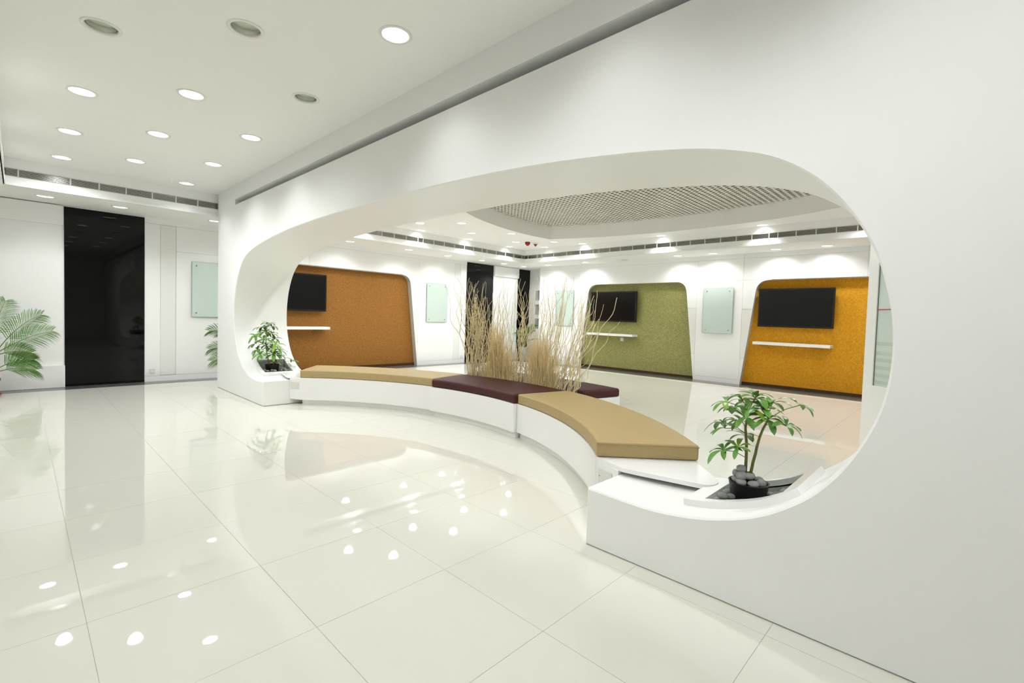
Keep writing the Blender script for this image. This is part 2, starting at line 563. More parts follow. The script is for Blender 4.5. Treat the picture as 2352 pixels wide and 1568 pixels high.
soff_b = [(0.275, 9.515, 1), (1.10, 9.50, 1), (2.378, 9.51, 1), (3.60, 9.51, 1), (4.918, 9.60, 1), (6.366, 9.57, 1), (7.56, 9.62, 1), (8.71, 9.60, 1), (9.53, 9.57, 1), (10.39, 9.60, 1)]
soff_r = [(10.40, 8.68, 1), (10.40, 7.40, 1), (10.43, 6.24, 0), (10.40, 4.865, 1), (10.43, 4.09, 1), (10.44, 2.85, 1), (10.45, 1.99, 1), (10.44, 0.70, 1)]

# lens-shaped raised grille field
la = catmull([(5.05, 6.30), (5.61, 6.633), (6.13, 6.87), (6.96, 7.117), (7.78, 7.245), (8.70, 7.225)], 5)
lb = catmull([(8.70, 7.225), (8.92, 6.594), (9.19, 5.553), (9.325, 4.351), (9.29, 3.239), (9.155, 2.307), (8.89, 1.599), (8.72, 1.17)], 5)
lc = catmull([(8.72, 1.17), (7.78, 1.13), (6.96, 1.26), (6.13, 1.50), (5.61, 1.74), (5.05, 2.07)], 5)
ld = catmull([(5.05, 2.07), (5.22, 3.1), (5.28, 4.18), (5.22, 5.27), (5.05, 6.30)], 5)
LENS = [(v.x, v.y) for v in la[:-1] + lb[:-1] + lc[:-1] + ld[:-1]]
ZL = 3.454

loops = [[(XL, YN), (XV, YN), (XV, YV), (XL, YV)], LENS]
loops += [disc_loop((x, y), LR + 0.004) for x, y, l in front + behind + inner + added_inner]
ceiling = struct(MB().flat(loops, lambda a, b: (a, b, ZC)).build('ceiling', 'ceiling'))
n = len(LENS)
fas = MB().add([(a, b, ZC - 0.006) for a, b in LENS] + [(a, b, ZL + 0.03) for a, b in LENS], [(i, (i + 1) % n, (i + 1) % n + n, i + n) for i in range(n)]).build('coffer_fascia', 'ceiling', ceiling)
# small bead round the coffer edge
cxl, cyl = 7.2, 4.2
bead = MB()
out_ = []
for i in range(n):
    p, q = Vector(LENS[i - 1]), Vector(LENS[(i + 1) % n])
    t = (q - p).normalized()
    nn = Vector((-t.y, t.x))
    out_.append((LENS[i][0] + nn.x * 0.03, LENS[i][1] + nn.y * 0.03))
bead.add([(a, b, ZC - 0.006) for a, b in LENS] + [(a, b, ZC - 0.006) for a, b in out_] + [(a, b, ZC) for a, b in out_],
         [(i, (i + 1) % n, (i + 1) % n + n, i + n) for i in range(n)] + [(i + n, (i + 1) % n + n, (i + 1) % n + 2 * n, i + 2 * n) for i in range(n)])
bead.build('coffer_bead', 'ceiling', ceiling)
# open-cell grille: joined lattice (cells too many and small to pick apart)
gm = MB()
gp, gw = 0.095, 0.040
x = 4.95
while x < 9.45:
    gm.box(x, x + gw, 1.0, 7.35, ZL, ZL + 0.005)
    x += gp
y = 1.0
while y < 7.4:
    gm.box(4.95, 9.45, y, y + gw, ZL + 0.0005, ZL + 0.0045)
    y += gp
tag(gm.build('open_cell_grille', 'grille', ceiling), 'off-white open-cell ceiling grille', kind='stuff')
MB().add([(4.9, 0.95, ZL + 0.02), (9.5, 0.95, ZL + 0.02), (9.5, 7.4, ZL + 0.02), (4.9, 7.4, ZL + 0.02), (4.9, 0.95, ZL + 0.3), (9.5, 0.95, ZL + 0.3), (9.5, 7.4, ZL + 0.3), (4.9, 7.4, ZL + 0.3)],
         [(4, 5, 6, 7), (0, 1, 5, 4), (1, 2, 6, 5), (2, 3, 7, 6), (3, 0, 4, 7)]).build('plenum', 'plenum', ceiling)

# soffit band round back, right and left
sl = [[(XW, YB + 0.12), (XW, YN), (XL, YN), (XL, YV), (XV, YV), (XV, YN), (XA + 0.1, YN), (XA + 0.1, YB + 0.12)]]
sl += [disc_loop((x, y), LR + 0.004) for x, y, l in soff_b + soff_r]
soffit = struct(MB().flat(sl, lambda a, b: (a, b, ZS)).build('ceiling_soffit', 'ceiling'))
# fascias: plain band below the vent, band above
V0, V1 = 2.925, 3.030
def fascia(name, f):
    mb = MB()
    for lo, hi, zz0, zz1 in f:
        pass
    return mb
mb = MB()
mb.box(XL, XV + 0.12, YV, YV + 0.12, ZS - 0.001, V0)
mb.box(XL, XV + 0.12, YV, YV + 0.12, V1, ZC + 0.01)
mb.box(XL, XV + 0.12, YV - 0.012, YV + 0.01, ZS - 0.001, ZS + 0.03)
struct(mb.build('trim_1', 'paint'))
mb = MB()
mb.box(XV, XV + 0.12, YN, YV, ZS - 0.001, V0)
mb.box(XV, XV + 0.12, YN, YV, V1, ZC + 0.01)
mb.box(XV - 0.012, XV + 0.01, YN, YV - 0.012, ZS - 0.001, ZS + 0.03)
struct(mb.build('trim_2', 'paint'))
mb = MB().box(XL - 0.12, XL, YN, YV + 0.12, ZS - 0.001, ZC + 0.01)
mb.box(XL - 0.01, XL + 0.012, YN, YV - 0.012, ZS - 0.001, ZS + 0.03)
struct(mb.build('trim_3', 'paint'))
# roof slabs closing the void above the soffit
struct(MB().box(XW, XL, YN, YB + 0.14, ZC + 0.012, ZC + 0.03).box(XL, XA + 0.3, YV, YB + 0.14, ZC + 0.012, ZC + 0.03).box(XV, XA + 0.3, YN, YV, ZC + 0.012, ZC + 0.03).build('ceiling_void', 'plenum'))
struct(MB().box(XA + 0.001, XA + 0.02, YN, 9.0, 0, ZC).build('wall_outer', 'paint'))

# ------------------------------------------------------------ linear air vents in the fascias
def vent(name, divs, along, label):
    """along 'x' on plane y=YV (facing -y) or 'y' on plane x=XV (facing -x)"""
    a0, a1 = divs[0], divs[-1]
    loc = ((a0 + a1) / 2, YV, V0) if along == 'x' else (XV, (a0 + a1) / 2, V0)
    t = thing(name, label, 'air vent', loc)
    def bx(mb, u0_, u1_, d0, d1, z0_, z1_):
        lo, hi = min(u0_, u1_), max(u0_, u1_)
        return mb.box(lo, hi, YV + d0, YV + d1, z0_, z1_) if along == 'x' else mb.box(XV + d0, XV + d1, lo, hi, z0_, z1_)
    f = MB()
    bx(f, a0, a1, -0.004, 0.02, V0 - 0.002, V0 + 0.006)
    bx(f, a0, a1, -0.004, 0.02, V1 - 0.006, V1 + 0.002)
    f.build('vent_frame', 'ventframe', t)
    bk = MB()
    bx(bk, a0, a1, 0.07, 0.075, V0, V1)
    bk.build('vent_back', 'void', t)
    for i in range(len(divs) - 1):
        g = MB()
        lo, hi = min(divs[i], divs[i + 1]), max(divs[i], divs[i + 1])
        ns = 7
        for k in range(ns):
            z = V0 + 0.008 + (V1 - V0 - 0.016) * (k + 0.5) / ns
            hh = 0.0034
            # blade tilted a little
            if along == 'x':
                g.add([(lo + 0.006, YV, z - hh), (hi - 0.006, YV, z - hh), (hi - 0.006, YV + 0.03, z + 0.006 - hh), (lo + 0.006, YV + 0.03, z + 0.006 - hh),
                       (lo + 0.006, YV, z + hh), (hi - 0.006, YV, z + hh), (hi - 0.006, YV + 0.03, z + 0.006 + hh), (lo + 0.006, YV + 0.03, z + 0.006 + hh)],
                      [(0, 3, 2, 1), (4, 5, 6, 7), (0, 1, 5, 4), (1, 2, 6, 5), (2, 3, 7, 6), (3, 0, 4, 7)])
            else:
                g.add([(XV, lo + 0.006, z - hh), (XV, hi - 0.006, z - hh), (XV + 0.03, hi - 0.006, z + 0.006 - hh), (XV + 0.03, lo + 0.006, z + 0.006 - hh),
                       (XV, lo + 0.006, z + hh), (XV, hi - 0.006, z + hh), (XV + 0.03, hi - 0.006, z + 0.006 + hh), (XV + 0.03, lo + 0.006, z + 0.006 + hh)],
                      [(0, 1, 2, 3), (4, 7, 6, 5), (0, 4, 5, 1), (1, 5, 6, 2), (2, 6, 7, 3), (3, 7, 4, 0)])
        g.build('louvre_section', 'alu', t)
        d = MB()
        bx(d, divs[i + 1] - 0.007, divs[i + 1] + 0.007, -0.004, 0.03, V0, V1)
        d.build('divider', 'ventframe', t)
    return t


vent('linear_air_vent', [-0.11, 0.01, 0.34, 0.51, 0.81, 1.11, 1.42, 1.72, 2.01, 2.30, 2.6, 2.9, 3.2, 3.5, 3.8, 4.1, 4.4, 4.71, 5.02, 5.33, 5.63, 5.93, 6.24, 6.38, 6.68, 6.98, 7.29, 7.60, 7.90, 8.19, 8.36, 8.69, 9.03, 9.35, 9.69, 9.77], 'x',
     'long louvred air vent in the ceiling step along the back wall')
vent('linear_air_vent', [9.01, 8.89, 8.56, 8.39, 7.98, 7.56, 7.13, 6.74, 6.58, 6.27, 5.98, 5.66, 5.35, 5.06, 4.75, 4.61, 4.31, 4.0, 3.69, 3.39, 3.1, 2.8, 2.65, 2.35, 2.04, 1.74, 1.44, 1.14, 0.84, 0.5, 0.1], 'y',
     'long louvred air vent in the ceiling step above the amber and green niches')

# ------------------------------------------------------------ round downlights
ring_p = [(LR, 0.03), (LR - 0.001, 0.0), (LR + 0.003, -0.006), (LRO - 0.004, -0.006), (LRO, -0.002), (LRO, 0.002)]
ring_m = MB().lathe(ring_p, (0, 0, 0), 32).build('trim_ring', 'trim', smooth=True)
cup_m = MB().lathe([(LR, 0.0), (LR - 0.004, 0.045)], (0, 0, 0), 32).build('reflector', 'cup', smooth=True)
dz = 0.042
def disc_mesh(nm, m_):
    mb = MB()
    mb.add([(0, 0, dz - 0.001)] + [((LR - 0.002) * math.cos(2 * PI * k / 32), (LR - 0.002) * math.sin(2 * PI * k / 32), dz) for k in range(32)], [(0, (k + 1) % 32 + 1, k + 1) for k in range(32)])
    return mb.build(nm, m_)
lit_m, unl_m, dim_m = disc_mesh('diffuser', 'lit'), disc_mesh('diffuser', 'unlit'), disc_mesh('diffuser', 'dim')
protos = [ring_m, cup_m, lit_m, unl_m, dim_m]
ring_me, cup_me, lit_me, unl_me, dim_me = [o.data for o in protos]
for o in protos:
    bpy.data.objects.remove(o)
spot = bpy.data.lights.new('downlight_beam', 'SPOT')
spot.energy = LAMP_W * 10
spot.color = LAMP_COL
spot.spot_size = math.radians(124)
spot.spot_blend = 0.8
spot.shadow_soft_size = 0.07
def beam(w, deg=120, blend=0.8):
    b_ = spot.copy()
    b_.energy = w
    b_.spot_size = math.radians(deg)
    b_.spot_blend = blend
    return b_


spot.spot_size = math.radians(156)
spot.spot_blend = 0.6
spot.energy = LAMP_W * 7.4          # lobby
spot_e = beam(LAMP_W * 2.9)         # lobby column beside the partition
spot_k = beam(LAMP_W * 5.0, 150, 0.6)  # added unseen lobby lamps above the camera
spot_k2 = beam(LAMP_W * 2.6, 120, 0.8)  # added unseen lamps in the column beside the partition
spot_n = beam(LAMP_W * 5.5, 112, 0.8)  # inner lamps close to the ceiling step
spot_h = beam(LAMP_W * 17, 156, 0.5)  # added unseen lamps in the inner room
spot_i = beam(LAMP_W * 6.8, 156, 0.5)          # inner room
spot_bl = beam(LAMP_W * 2.2)          # soffit, lobby end
spot_br = beam(LAMP_W * 4, 150, 0.7)          # soffit, inner room
spot_r = beam(LAMP_W * 5.2, 150, 0.7)          # soffit above the coloured niches


def lamp(x, y, z, lit, label, group, light=spot):
    t = thing('downlight', label, 'ceiling light', (x, y, z), group)
    mw = Matrix.Translation((x, y, z))
    place(ring_me, 'trim_ring', t, mw)
    place(cup_me, 'reflector', t, mw)
    place(lit_me if lit else (dim_me if z < 3 else unl_me), 'diffuser', t, mw)
    if lit:
        lo = bpy.data.objects.new('beam', light)
        C.objects.link(lo)
        lo.parent = t
        lo.location = (0, 0, -0.012)
    return t


cols = ['left', 'middle', 'right']
ordn = ['first', 'second', 'third', 'fourth', 'fifth', 'sixth', 'seventh', 'eighth', 'ninth', 'tenth']
for i, (x, y, l) in enumerate(front):
    c = 0 if x < 0.7 else (1 if x < 1.4 else 2)
    k = [f for f in front if abs(f[0] - x) < 0.2].index((x, y, l))
    lamp(x, y, ZC, l, '%s round downlight, %s from the camera in the %s column of the lobby ceiling' % ('lit' if l else 'unlit', ordn[k], cols[c]), 'downlights in the lobby ceiling', spot_e if c == 2 else spot)
for i, (x, y, l) in enumerate(behind):
    lamp(x, y, ZC, l, 'unseen round downlight added for light in the lobby ceiling above the camera', 'added unseen downlights above the camera', spot_k2 if x > 1.5 else spot_k)
for i, (x, y, l) in enumerate(inner):
    if i < 13:
        row = 0 if i < 4 else (1 if i < 9 else 2)
        k = i - (0, 4, 9)[row]
        nm = ['the row beside the back vent', 'the middle row of the inner room', 'the row beside the grille'][row]
        lb_ = 'lit round downlight, %s from the partition in %s' % (ordn[k], nm)
    else:
        lb_ = 'lit round downlight, %s from the back corner between grille and right vent' % ordn[i - 13]
    lamp(x, y, ZC, l, lb_, 'downlights in the inner room ceiling', spot_n if y > 8.6 or x > 9.5 else spot_i)
for i, (x, y, l) in enumerate(added_inner):
    lamp(x, y, ZC, l, 'unseen round downlight added for light in the inner room ceiling behind the partition', 'added unseen downlights behind the partition', spot_h)
for i, (x, y, l) in enumerate(soff_b):
    lamp(x, y, ZS, l, 'lit round downlight, %s from the left in the soffit along the back wall' % ordn[i], 'downlights in the back soffit', spot_bl if x < 3 else spot_br)
for i, (x, y, l) in enumerate(soff_r):
    lamp(x, y, ZS, l, '%s round downlight, %s from the back corner in the soffit above the coloured niches' % ('lit' if l else 'switched-off', ordn[i]), 'downlights in the right soffit', spot_r)

# fire alarm devices
t = thing('fire_alarm', 'red dome fire alarm on the ceiling left of the white-based one', 'fire alarm', (8.746, 7.974, ZC - 0.09))
MB().lathe([(0.0, 0.09), (0.062, 0.09), (0.066, 0.08), (0.064, 0.05), (0.052, 0.03), (0.03, 0.012)], (8.746, 7.974, ZC - 0.09), 20).build('housing', 'red', t, smooth=True)
MB().lathe([(0.03, 0.012), (0.022, 0.002), (0.0, 0.0)], (8.746, 7.974, ZC - 0.09), 20).build('lens', 'redlens', t, smooth=True)
t = thing('fire_alarm', 'small red cone beacon with a white base on the ceiling', 'fire alarm', (8.955, 7.900, ZC - 0.09))
MB().lathe([(0.0, 0.09), (0.068, 0.09), (0.068, 0.078), (0.05, 0.06), (0.0, 0.06)], (8.955, 7.900, ZC - 0.09), 20).build('base', 'trim', t, smooth=True)
MB().lathe([(0.05, 0.06), (0.03, 0.032), (0.006, 0.003), (0.0, 0.0)], (8.955, 7.900, ZC - 0.09), 20).build('lens', 'red', t, smooth=True)

# ------------------------------------------------------------ partition with the rounded opening
YC = 4.15
prof_half = [(2.95, 0.322), (3.10, 0.333), (3.24, 0.356), (3.36, 0.390), (3.47, 0.432), (3.57, 0.488), (3.67, 0.565), (3.735, 0.632), (3.80, 0.722), (3.855, 0.825), (3.902, 0.94), (3.931, 1.06),
             (3.943, 1.20), (3.936, 1.34), (3.913, 1.46), (3.882, 1.57), (3.836, 1.675), (3.772, 1.78), (3.705, 1.865), (3.635, 1.933), (3.56, 1.988), (3.49, 2.028), (3.415, 2.060), (3.29, 2.100),
             (3.16, 2.133), (2.96, 2.169), (2.75, 2.198), (2.37, 2.240), (1.91, 2.277), (1.35, 2.304), (0.74, 2.318), (0, 2.322)]
ctl = [(YC - 2.599, 0.328)] + [(YC - t, z) for t, z in prof_half] + [(YC + t, z) for t, z in prof_half[-2::-1]] + [(YC + 2.65, 0.330)]
PROF = [(v.x, v.y) for v in catmull(ctl, 3)]          # from right foot corner up, over, down to left foot corner
NP = len(PROF)


def poff(i, d):
    """profile point moved by d into the opening (positive) """
    a, b = Vector(PROF[max(i - 1, 0)]), Vector(PROF[min(i + 1, NP - 1)])
    t = (b - a).normalized()
    nrm = Vector((t.y, -t.x))        # towards the opening when walking right foot -> over -> left foot
    p = Vector(PROF[i]) + nrm * d
    return (p.x, p.y)


_c = Vector((YC, 1.2))
_s = 1 if (Vector(poff(NP // 2, 0.1)) - _c).length < (Vector(PROF[NP // 2]) - _c).length else -1
CH = 0.008
outer = [poff(i, -_s * CH) for i in range(NP)]
outer[0] = (PROF[0][0] - CH, PROF[0][1] - CH)
outer[-1] = (PROF[-1][0] + CH, PROF[-1][1] - CH)
S0, S1 = 2.868, 2.952          # cove slot in the upper partition
SY = 8.07
part_m = MB()
fX = lambda xx: (lambda a, b: (xx, a, b))
low_poly = [(YN, 0.006), (outer[0][0], 0.006)] + outer + [(outer[-1][0], 0.006), (YEND, 0.006), (YEND, S0), (YN, S0)]
part_m.flat([low_poly], fX(XP))
part_m.flat([[(SY, S0), (YEND, S0), (YEND, S1), (SY, S1)]], fX(XP))
part_m.flat([[(YN, S1), (YEND, S1), (YEND, ZC), (YN, ZC)]], fX(XP))
# slot faces
SD = 0.34
part_m.add([(XP, YN, S0), (XP, SY, S0), (XP + SD, SY, S0), (XP + SD, YN, S0), (XP, YN, S1), (XP, SY, S1), (XP + SD, SY, S1), (XP + SD, YN, S1)],
           [(0, 1, 2, 3), (4, 5, 6, 7), (3, 2, 6, 7), (1, 5, 6, 2)])
# back face, end face, bottom gap
part_m.flat([[(YN, 0)] + [(PROF[0][0], 0)] + PROF + [(PROF[-1][0], 0), (YEND, 0), (YEND, ZC), (YN, ZC)]], fX(XQ))
part_m.add([(XP, YEND, 0.006), (XQ, YEND, 0.006), (XQ, YEND, ZC), (XP, YEND, ZC)], [(0, 1, 2, 3)])
# foot end faces
for (yf, zf), so in ((PROF[0], outer[0]), (PROF[-1], outer[-1])):
    part_m.add([(XP + CH, yf, 0.006), (XQ, yf, 0.006), (XQ, yf, zf), (XP + CH, yf, zf), (XP, so[0], 0.006), (XP, so[0], so[1])], [(0, 1, 2, 3), (0, 3, 5, 4)])
wall_partition = struct(fixn(part_m.build('wall_partition', 'paint')))
# planter openings in the curved lower corners, along the profile
def nearest(y, lowz=True):
    best = None
    for i, (a, b) in enumerate(PROF):
        if b < 1.0 and (best is None or abs(a - y) < abs(PROF[best][0] - y)):
            best = i
    return best


HX0, HX1 = 2.50, 2.90
iR0, iR1 = nearest(0.95), nearest(0.585)
iL1, iL0 = nearest(7.76), nearest(7.39)
holes = [(iR0, iR1), (iL1, iL0)]
rev = MB()
xs = [XP + CH, HX0, HX1, XQ]
vs_ = [(XP, *outer[i]) for i in range(NP)]
for xx in xs:
    vs_ += [(xx, *PROF[i]) for i in range(NP)]
fs = []
for r in range(4):
    for i in range(NP - 1):
        if r == 2 and any(a <= i < b for a, b in holes):
            continue
        fs.append((r * NP + i, r * NP + i + 1, (r + 1) * NP + i + 1, (r + 1) * NP + i))
rev.add(vs_, fs)
reveal = rev.build('opening_reveal', 'satin', wall_partition)
sharp(reveal, 30)
reveal['label'] = 'smooth white inner surface of the rounded opening'
MB().box(XP + 0.004, XQ - 0.01, YN, PROF[0][0] - 0.01, 0, 0.006).box(XP + 0.004, XQ - 0.01, PROF[-1][0] + 0.01, YEND - 0.004, 0, 0.006).build('shadow_gap', 'seam', wall_partition)
# raised planter rims and pits
RT = 0.034
for (a, b) in holes:
    mb = MB()
    idx = list(range(a, b + 1))
    def sweep(x0, x1, ids, w0=0.0, w1=0.0):
        top = [poff(i, _s * RT) for i in ids]
        bot = [poff(i, -_s * 0.004) for i in ids]
        m_ = len(ids)
        v = [(x0, *p) for p in top] + [(x1, *p) for p in top] + [(x0, *p) for p in bot] + [(x1, *p) for p in bot]
        f = []
        for k in range(m_ - 1):
            f += [(k, k + 1, k + 1 + m_, k + m_), (k + 2 * m_, k + 3 * m_, k + 1 + 3 * m_, k + 1 + 2 * m_), (k, k + 2 * m_, k + 1 + 2 * m_, k + 1), (k + m_, k + 1 + m_, k + 1 + 3 * m_, k + 3 * m_)]
        f += [(0, m_, 3 * m_, 2 * m_), (m_ - 1, 3 * m_ - 1, 4 * m_ - 1, 2 * m_ - 1)]
        mb.add(v, f)
    ext0, ext1 = a - 2, b + 2
    full = list(range(ext0, ext1 + 1))
    sweep(HX0 - 0.05, HX0, full)
    sweep(HX1, HX1 + 0.05, full)
    sweep(HX0, HX1, list(range(ext0, a + 1)))
    sweep(HX0, HX1, list(range(b, ext1 + 1)))
    fixn(mb.build('planter_rim', 'lacquer', wall_partition))
    # pit: walls follow the opening down to a flat floor
    ZP = 0.350
    top = [poff(i, _s * 0.004) for i in idx]
    m_ = len(idx)
    pit = MB()
    for xx in (HX0, HX1):
        v = [(xx, *p) for p in top] + [(xx, p[0], ZP) for p in top]
        pit.add(v, [(k, k + 1, k + 1 + m_, k + m_) for k in range(m_ - 1)])
    for p in (top[0], top[-1]):
        pit.add([(HX0, *p), (HX1, *p), (HX1, p[0], ZP), (HX0, p[0], ZP)], [(0, 1, 2, 3)])
    pit.add([(HX0, top[0][0], ZP), (HX1, top[0][0], ZP), (HX1, top[-1][0], ZP), (HX0, top[-1][0], ZP)], [(0, 1, 2, 3)])
    pit.build('planter_pit', 'pit', wall_partition)

# ------------------------------------------------------------ diagonal wall with the glazed window, far right
E0 = Vector((6.31, 0.784, 0))
dv = Vector((-0.703, -0.711, 0))
dn = Vector((-0.711, 0.703, 0))       # towards the room seen through the opening
fD = lambda s, z, d: tuple(E0 + dv * s - dn * d + Vector((0, 0, z)))
mb = MB()
WL, WB, WT = 0.055, 0.688, 2.02
mb.flat([[(-0.035, 0), (4.5, 0), (4.5, ZC), (-0.035, ZC)], [(WL, WB), (1.25, WB), (1.25, WT), (WL, WT)]], lambda s, z: fD(s, z, 0))
mb.add([fD(-0.035, 0, 0), fD(-0.035, 0, 0.12), fD(-0.035, ZC, 0.12), fD(-0.035, ZC, 0)], [(0, 1, 2, 3)])
mb.add([fD(-0.035, 0, 0.12), fD(4.5, 0, 0.12), fD(4.5, ZC, 0.12), fD(-0.035, ZC, 0.12)], [(0, 1, 2, 3)])
struct(mb.build('wall_diagonal', 'paint'))
w1 = thing('window_1', 'tall narrow frosted green window beside the right end of the opening', None, tuple(E0 + dv * 0.6 + Vector((0, 0, WB))), kind='structure')
mb = MB()
for s0, s1, z0_, z1_ in ((WL, 0.098, WB, WT), (1.21, 1.25, WB, WT), (0.098, 1.21, WB, 0.700), (0.098, 1.21, WT - 0.035, WT)):
    mb.prism([(s0, z0_), (s1, z0_), (s1, z1_), (s0, z1_)], fD, -0.004, 0.05)
fixn(mb.build('window_frame', 'laminate', w1))
for z0_, z1_ in ((0.700, 1.494), (1.503, WT - 0.035)):
    fixn(MB().prism([(0.101, z0_), (1.21, z0_), (1.21, z1_), (0.101, z1_)], fD, 0.014, 0.022).build('window_pane', 'pane', w1))
fixn(MB().prism([(0.098, 1.494), (1.21, 1.494), (1.21, 1.503), (0.098, 1.503)], fD, 0.008, 0.022).build('window_bar', 'redline', w1))
fixn(MB().prism([(0.098, 0.700), (0.101, 0.700), (0.101, WT - 0.035), (0.098, WT - 0.035)], fD, 0.006, 0.02).build('window_edge', 'steel', w1))
for zc_ in (1.145, 1.045, 0.975, 0.895, 0.815, 0.745):
    fixn(MB().prism([(0.102, zc_ - 0.02), (1.209, zc_ - 0.02), (1.209, zc_ + 0.018), (0.102, zc_ + 0.018)], fD, 0.0125, 0.0145).build('frosted_band', 'band', w1))

# ------------------------------------------------------------ curved bench
BC = (0.55, 4.20)
def bp_(r, a):
    a = math.radians(a)
    return (BC[0] + r * math.cos(a), BC[1] + r * math.sin(a))


def arc_prism(mb, ra, rb, a0, a1, z0_, z1_, n=24):
    vs_ = []
    for k in range(n + 1):
        a = a0 + (a1 - a0) * k / n
        p, q = bp_(ra, a), bp_(rb, a)
        vs_ += [(*p, z0_), (*q, z0_), (*q, z1_), (*p, z1_)]
    fs = [(4 * k + i, 4 * k + (i + 1) % 4, 4 * k + 4 + (i + 1) % 4, 4 * k + 4 + i) for k in range(n) for i in range(4)]
    fs += [(0, 1, 2, 3), (4 * n, 4 * n + 3, 4 * n + 2, 4 * n + 1)]
    mb.add(vs_, fs)
    return mb


def cushion_mesh(ra, rb, a0, a1, z0_, z1_, rad, n=26):
    rm = (ra + rb) / 2
    L = math.radians(abs(a1 - a0)) * rm
    ds = [rad * (1 - math.cos(k / 4 * PI / 2)) for k in range(5)]
    ss = ds + [rad + (L - 2 * rad) * k / n for k in range(1, n)] + [L - d for d in ds[::-1]]
    mb = MB()
    vs_ = []
    for s in ss:
        e = min(s, L - s)
        ins = rad - math.sqrt(max(0, rad * rad - (rad - min(e, rad)) ** 2))
        sect = rrect(ra + ins, rb - ins, z0_ + ins * 0.6, z1_ - ins, max(rad - ins, 0.003), 4)
        a = a0 + (a1 - a0) * s / L
        for r, z in sect:
            vs_.append((*bp_(r, a), z))
    m_ = 20
    k_ = len(ss)
    fs = [(i * m_ + j, i * m_ + (j + 1) % m_, (i + 1) * m_ + (j + 1) % m_, (i + 1) * m_ + j) for i in range(k_ - 1) for j in range(m_)]
    fs += [tuple(range(m_)), tuple((k_ - 1) * m_ + j for j in range(m_))[::-1]]
    mb.add(vs_, fs)
    return mb


ZK, ZT, ZQ = 0.073, 0.378, 0.483
RI, RO, RM = 3.238, 3.915, 3.195
def piping(par, ra, rb, a0, a1, z):
    mb = MB()
    n = 30
    loop = [(*bp_(ra + 0.004, a0 + (a1 - a0) * k / n), z) for k in range(n + 1)] + [(*bp_(rb - 0.004, a1 + (a0 - a1) * k / n), z) for k in range(n + 1)]
    loop.append(loop[0])
    mb.tube(loop, 0.0024, 4)
    return mb.build('piping', 'thread', par, smooth=True)


def end_module(sgn, label, a0, a1):
    t = thing('curved_bench', label, 'bench', (*bp_(3.55, (a0 + a1) / 2), 0), 'curved bench units')
    body = MB()
    arc_prism(body, RI, RO, a0, a1, ZK, ZT)
    my = (lambda y: y) if sgn < 0 else (lambda y: 8.40 - y)
    yf = 1.556 if sgn < 0 else 6.795
    tri = [(2.703, my(1.77)), (2.622, yf), (2.90, yf)]
    up_ = lambda a, b, d: (a, b, d)
    body.prism(tri, up_, ZK, ZT - 0.026)
    fixn(body.build('base', 'lacquer', t))
    kk = MB()
    arc_prism(kk, RI + 0.05, RO - 0.05, a0 - (0.4 if sgn > 0 else -0.4), a1, 0, ZK)
    fixn(kk.build('kickplate', 'paint', t))
    slab = [(2.703, my(1.772)), (2.622, my(1.524)), (2.640, my(1.42)), (2.706, my(1.098)), (2.719, my(1.050)), (2.743, my(1.022)), (2.775, my(1.010)), (2.812, my(1.008)), (2.842, my(1.018)), (2.872, my(1.037)),
            (2.926, my(1.087)), (3.128, my(1.276))]
    sl_ = MB().prism(slab, up_, ZT - 0.026, ZT)
    o = fixn(sl_.build('end_shelf', 'lacquer', t))
    o['label'] = 'thin white tapering shelf with a rounded tip'
    cu = cushion_mesh(RI + 0.004, RO + 0.008, a0, a1, ZT + 0.001, ZQ, 0.016)
    c = cu.build('cushion', 'tan', t)
    fixn(c)
    sharp(c, 50)
    piping(c, RI + 0.004, RO + 0.008, a0 + (0.2 if sgn > 0 else -0.2), a1, ZQ - 0.012)
    # blank socket plate on the chamfered end
    p0, p1 = Vector((2.703, my(1.77), 0)), Vector((2.622, yf, 0))
    d = (p1 - p0).normalized()
    nn = Vector((-abs(d.y), d.x * (1 if d.y < 0 else -1), 0)).normalized()
    q0, q1 = p0 + d * 0.02, p0 + d * 0.165
    pl = MB()
    v = [q0, q1, q1 + Vector((0, 0, 0.10)), q0 + Vector((0, 0, 0.10))]
    v = [w + Vector((0, 0, 0.215)) for w in v]
    pl.add([w + nn * 0.006 for w in v] + [w - nn * 0.002 for w in v], [(0, 1, 2, 3), (0, 1, 5, 4), (1, 2, 6, 5), (2, 3, 7, 6), (3, 0, 4, 7)])
    pp = pl.build('socket_plate', 'plate', t)
    for f_ in (0.12, 0.88):
        c_ = q0 + (q1 - q0) * f_ + Vector((0, 0, 0.265)) + nn * 0.006
        MB().tube([c_, c_ + nn * 0.003], 0.004, 8).build('screw', 'steel', pp)
    return t


AJ = 13.3
end_module(1, 'tan-cushioned white curved bench unit at the far left end of the arc', 48.6, AJ + 0.06)
end_module(-1, 'tan-cushioned white curved bench unit nearest the camera', -48.5, -AJ - 0.06)
t = thing('curved_bench', 'maroon-cushioned double white bench unit with the branch trough in the middle', 'bench', (*bp_(3.9, 0), 0), 'curved bench units')
b = MB()
arc_prism(b, RM, 3.93, -AJ, AJ, ZK, ZT)
fixn(b.build('base', 'lacquer', t))
b = MB()
arc_prism(b, RM + 0.05, 3.90, -AJ + 0.5, AJ - 0.5, 0, ZK)
fixn(b.build('kickplate', 'paint', t))
c = fixn(cushion_mesh(RM + 0.004, 3.925, -AJ, AJ, ZT + 0.001, ZQ - 0.003, 0.03).build('cushion', 'maroon', t))
sharp(c, 60)
A2 = 14.6
b = MB()
arc_prism(b, 4.09, 4.665, -A2, A2, ZK, ZT)
fixn(b.build('rear_base', 'lacquer', t))
b = MB()
arc_prism(b, 4.12, 4.62, -A2 + 0.6, A2 - 0.6, 0, ZK)
fixn(b.build('kickplate', 'paint', t))
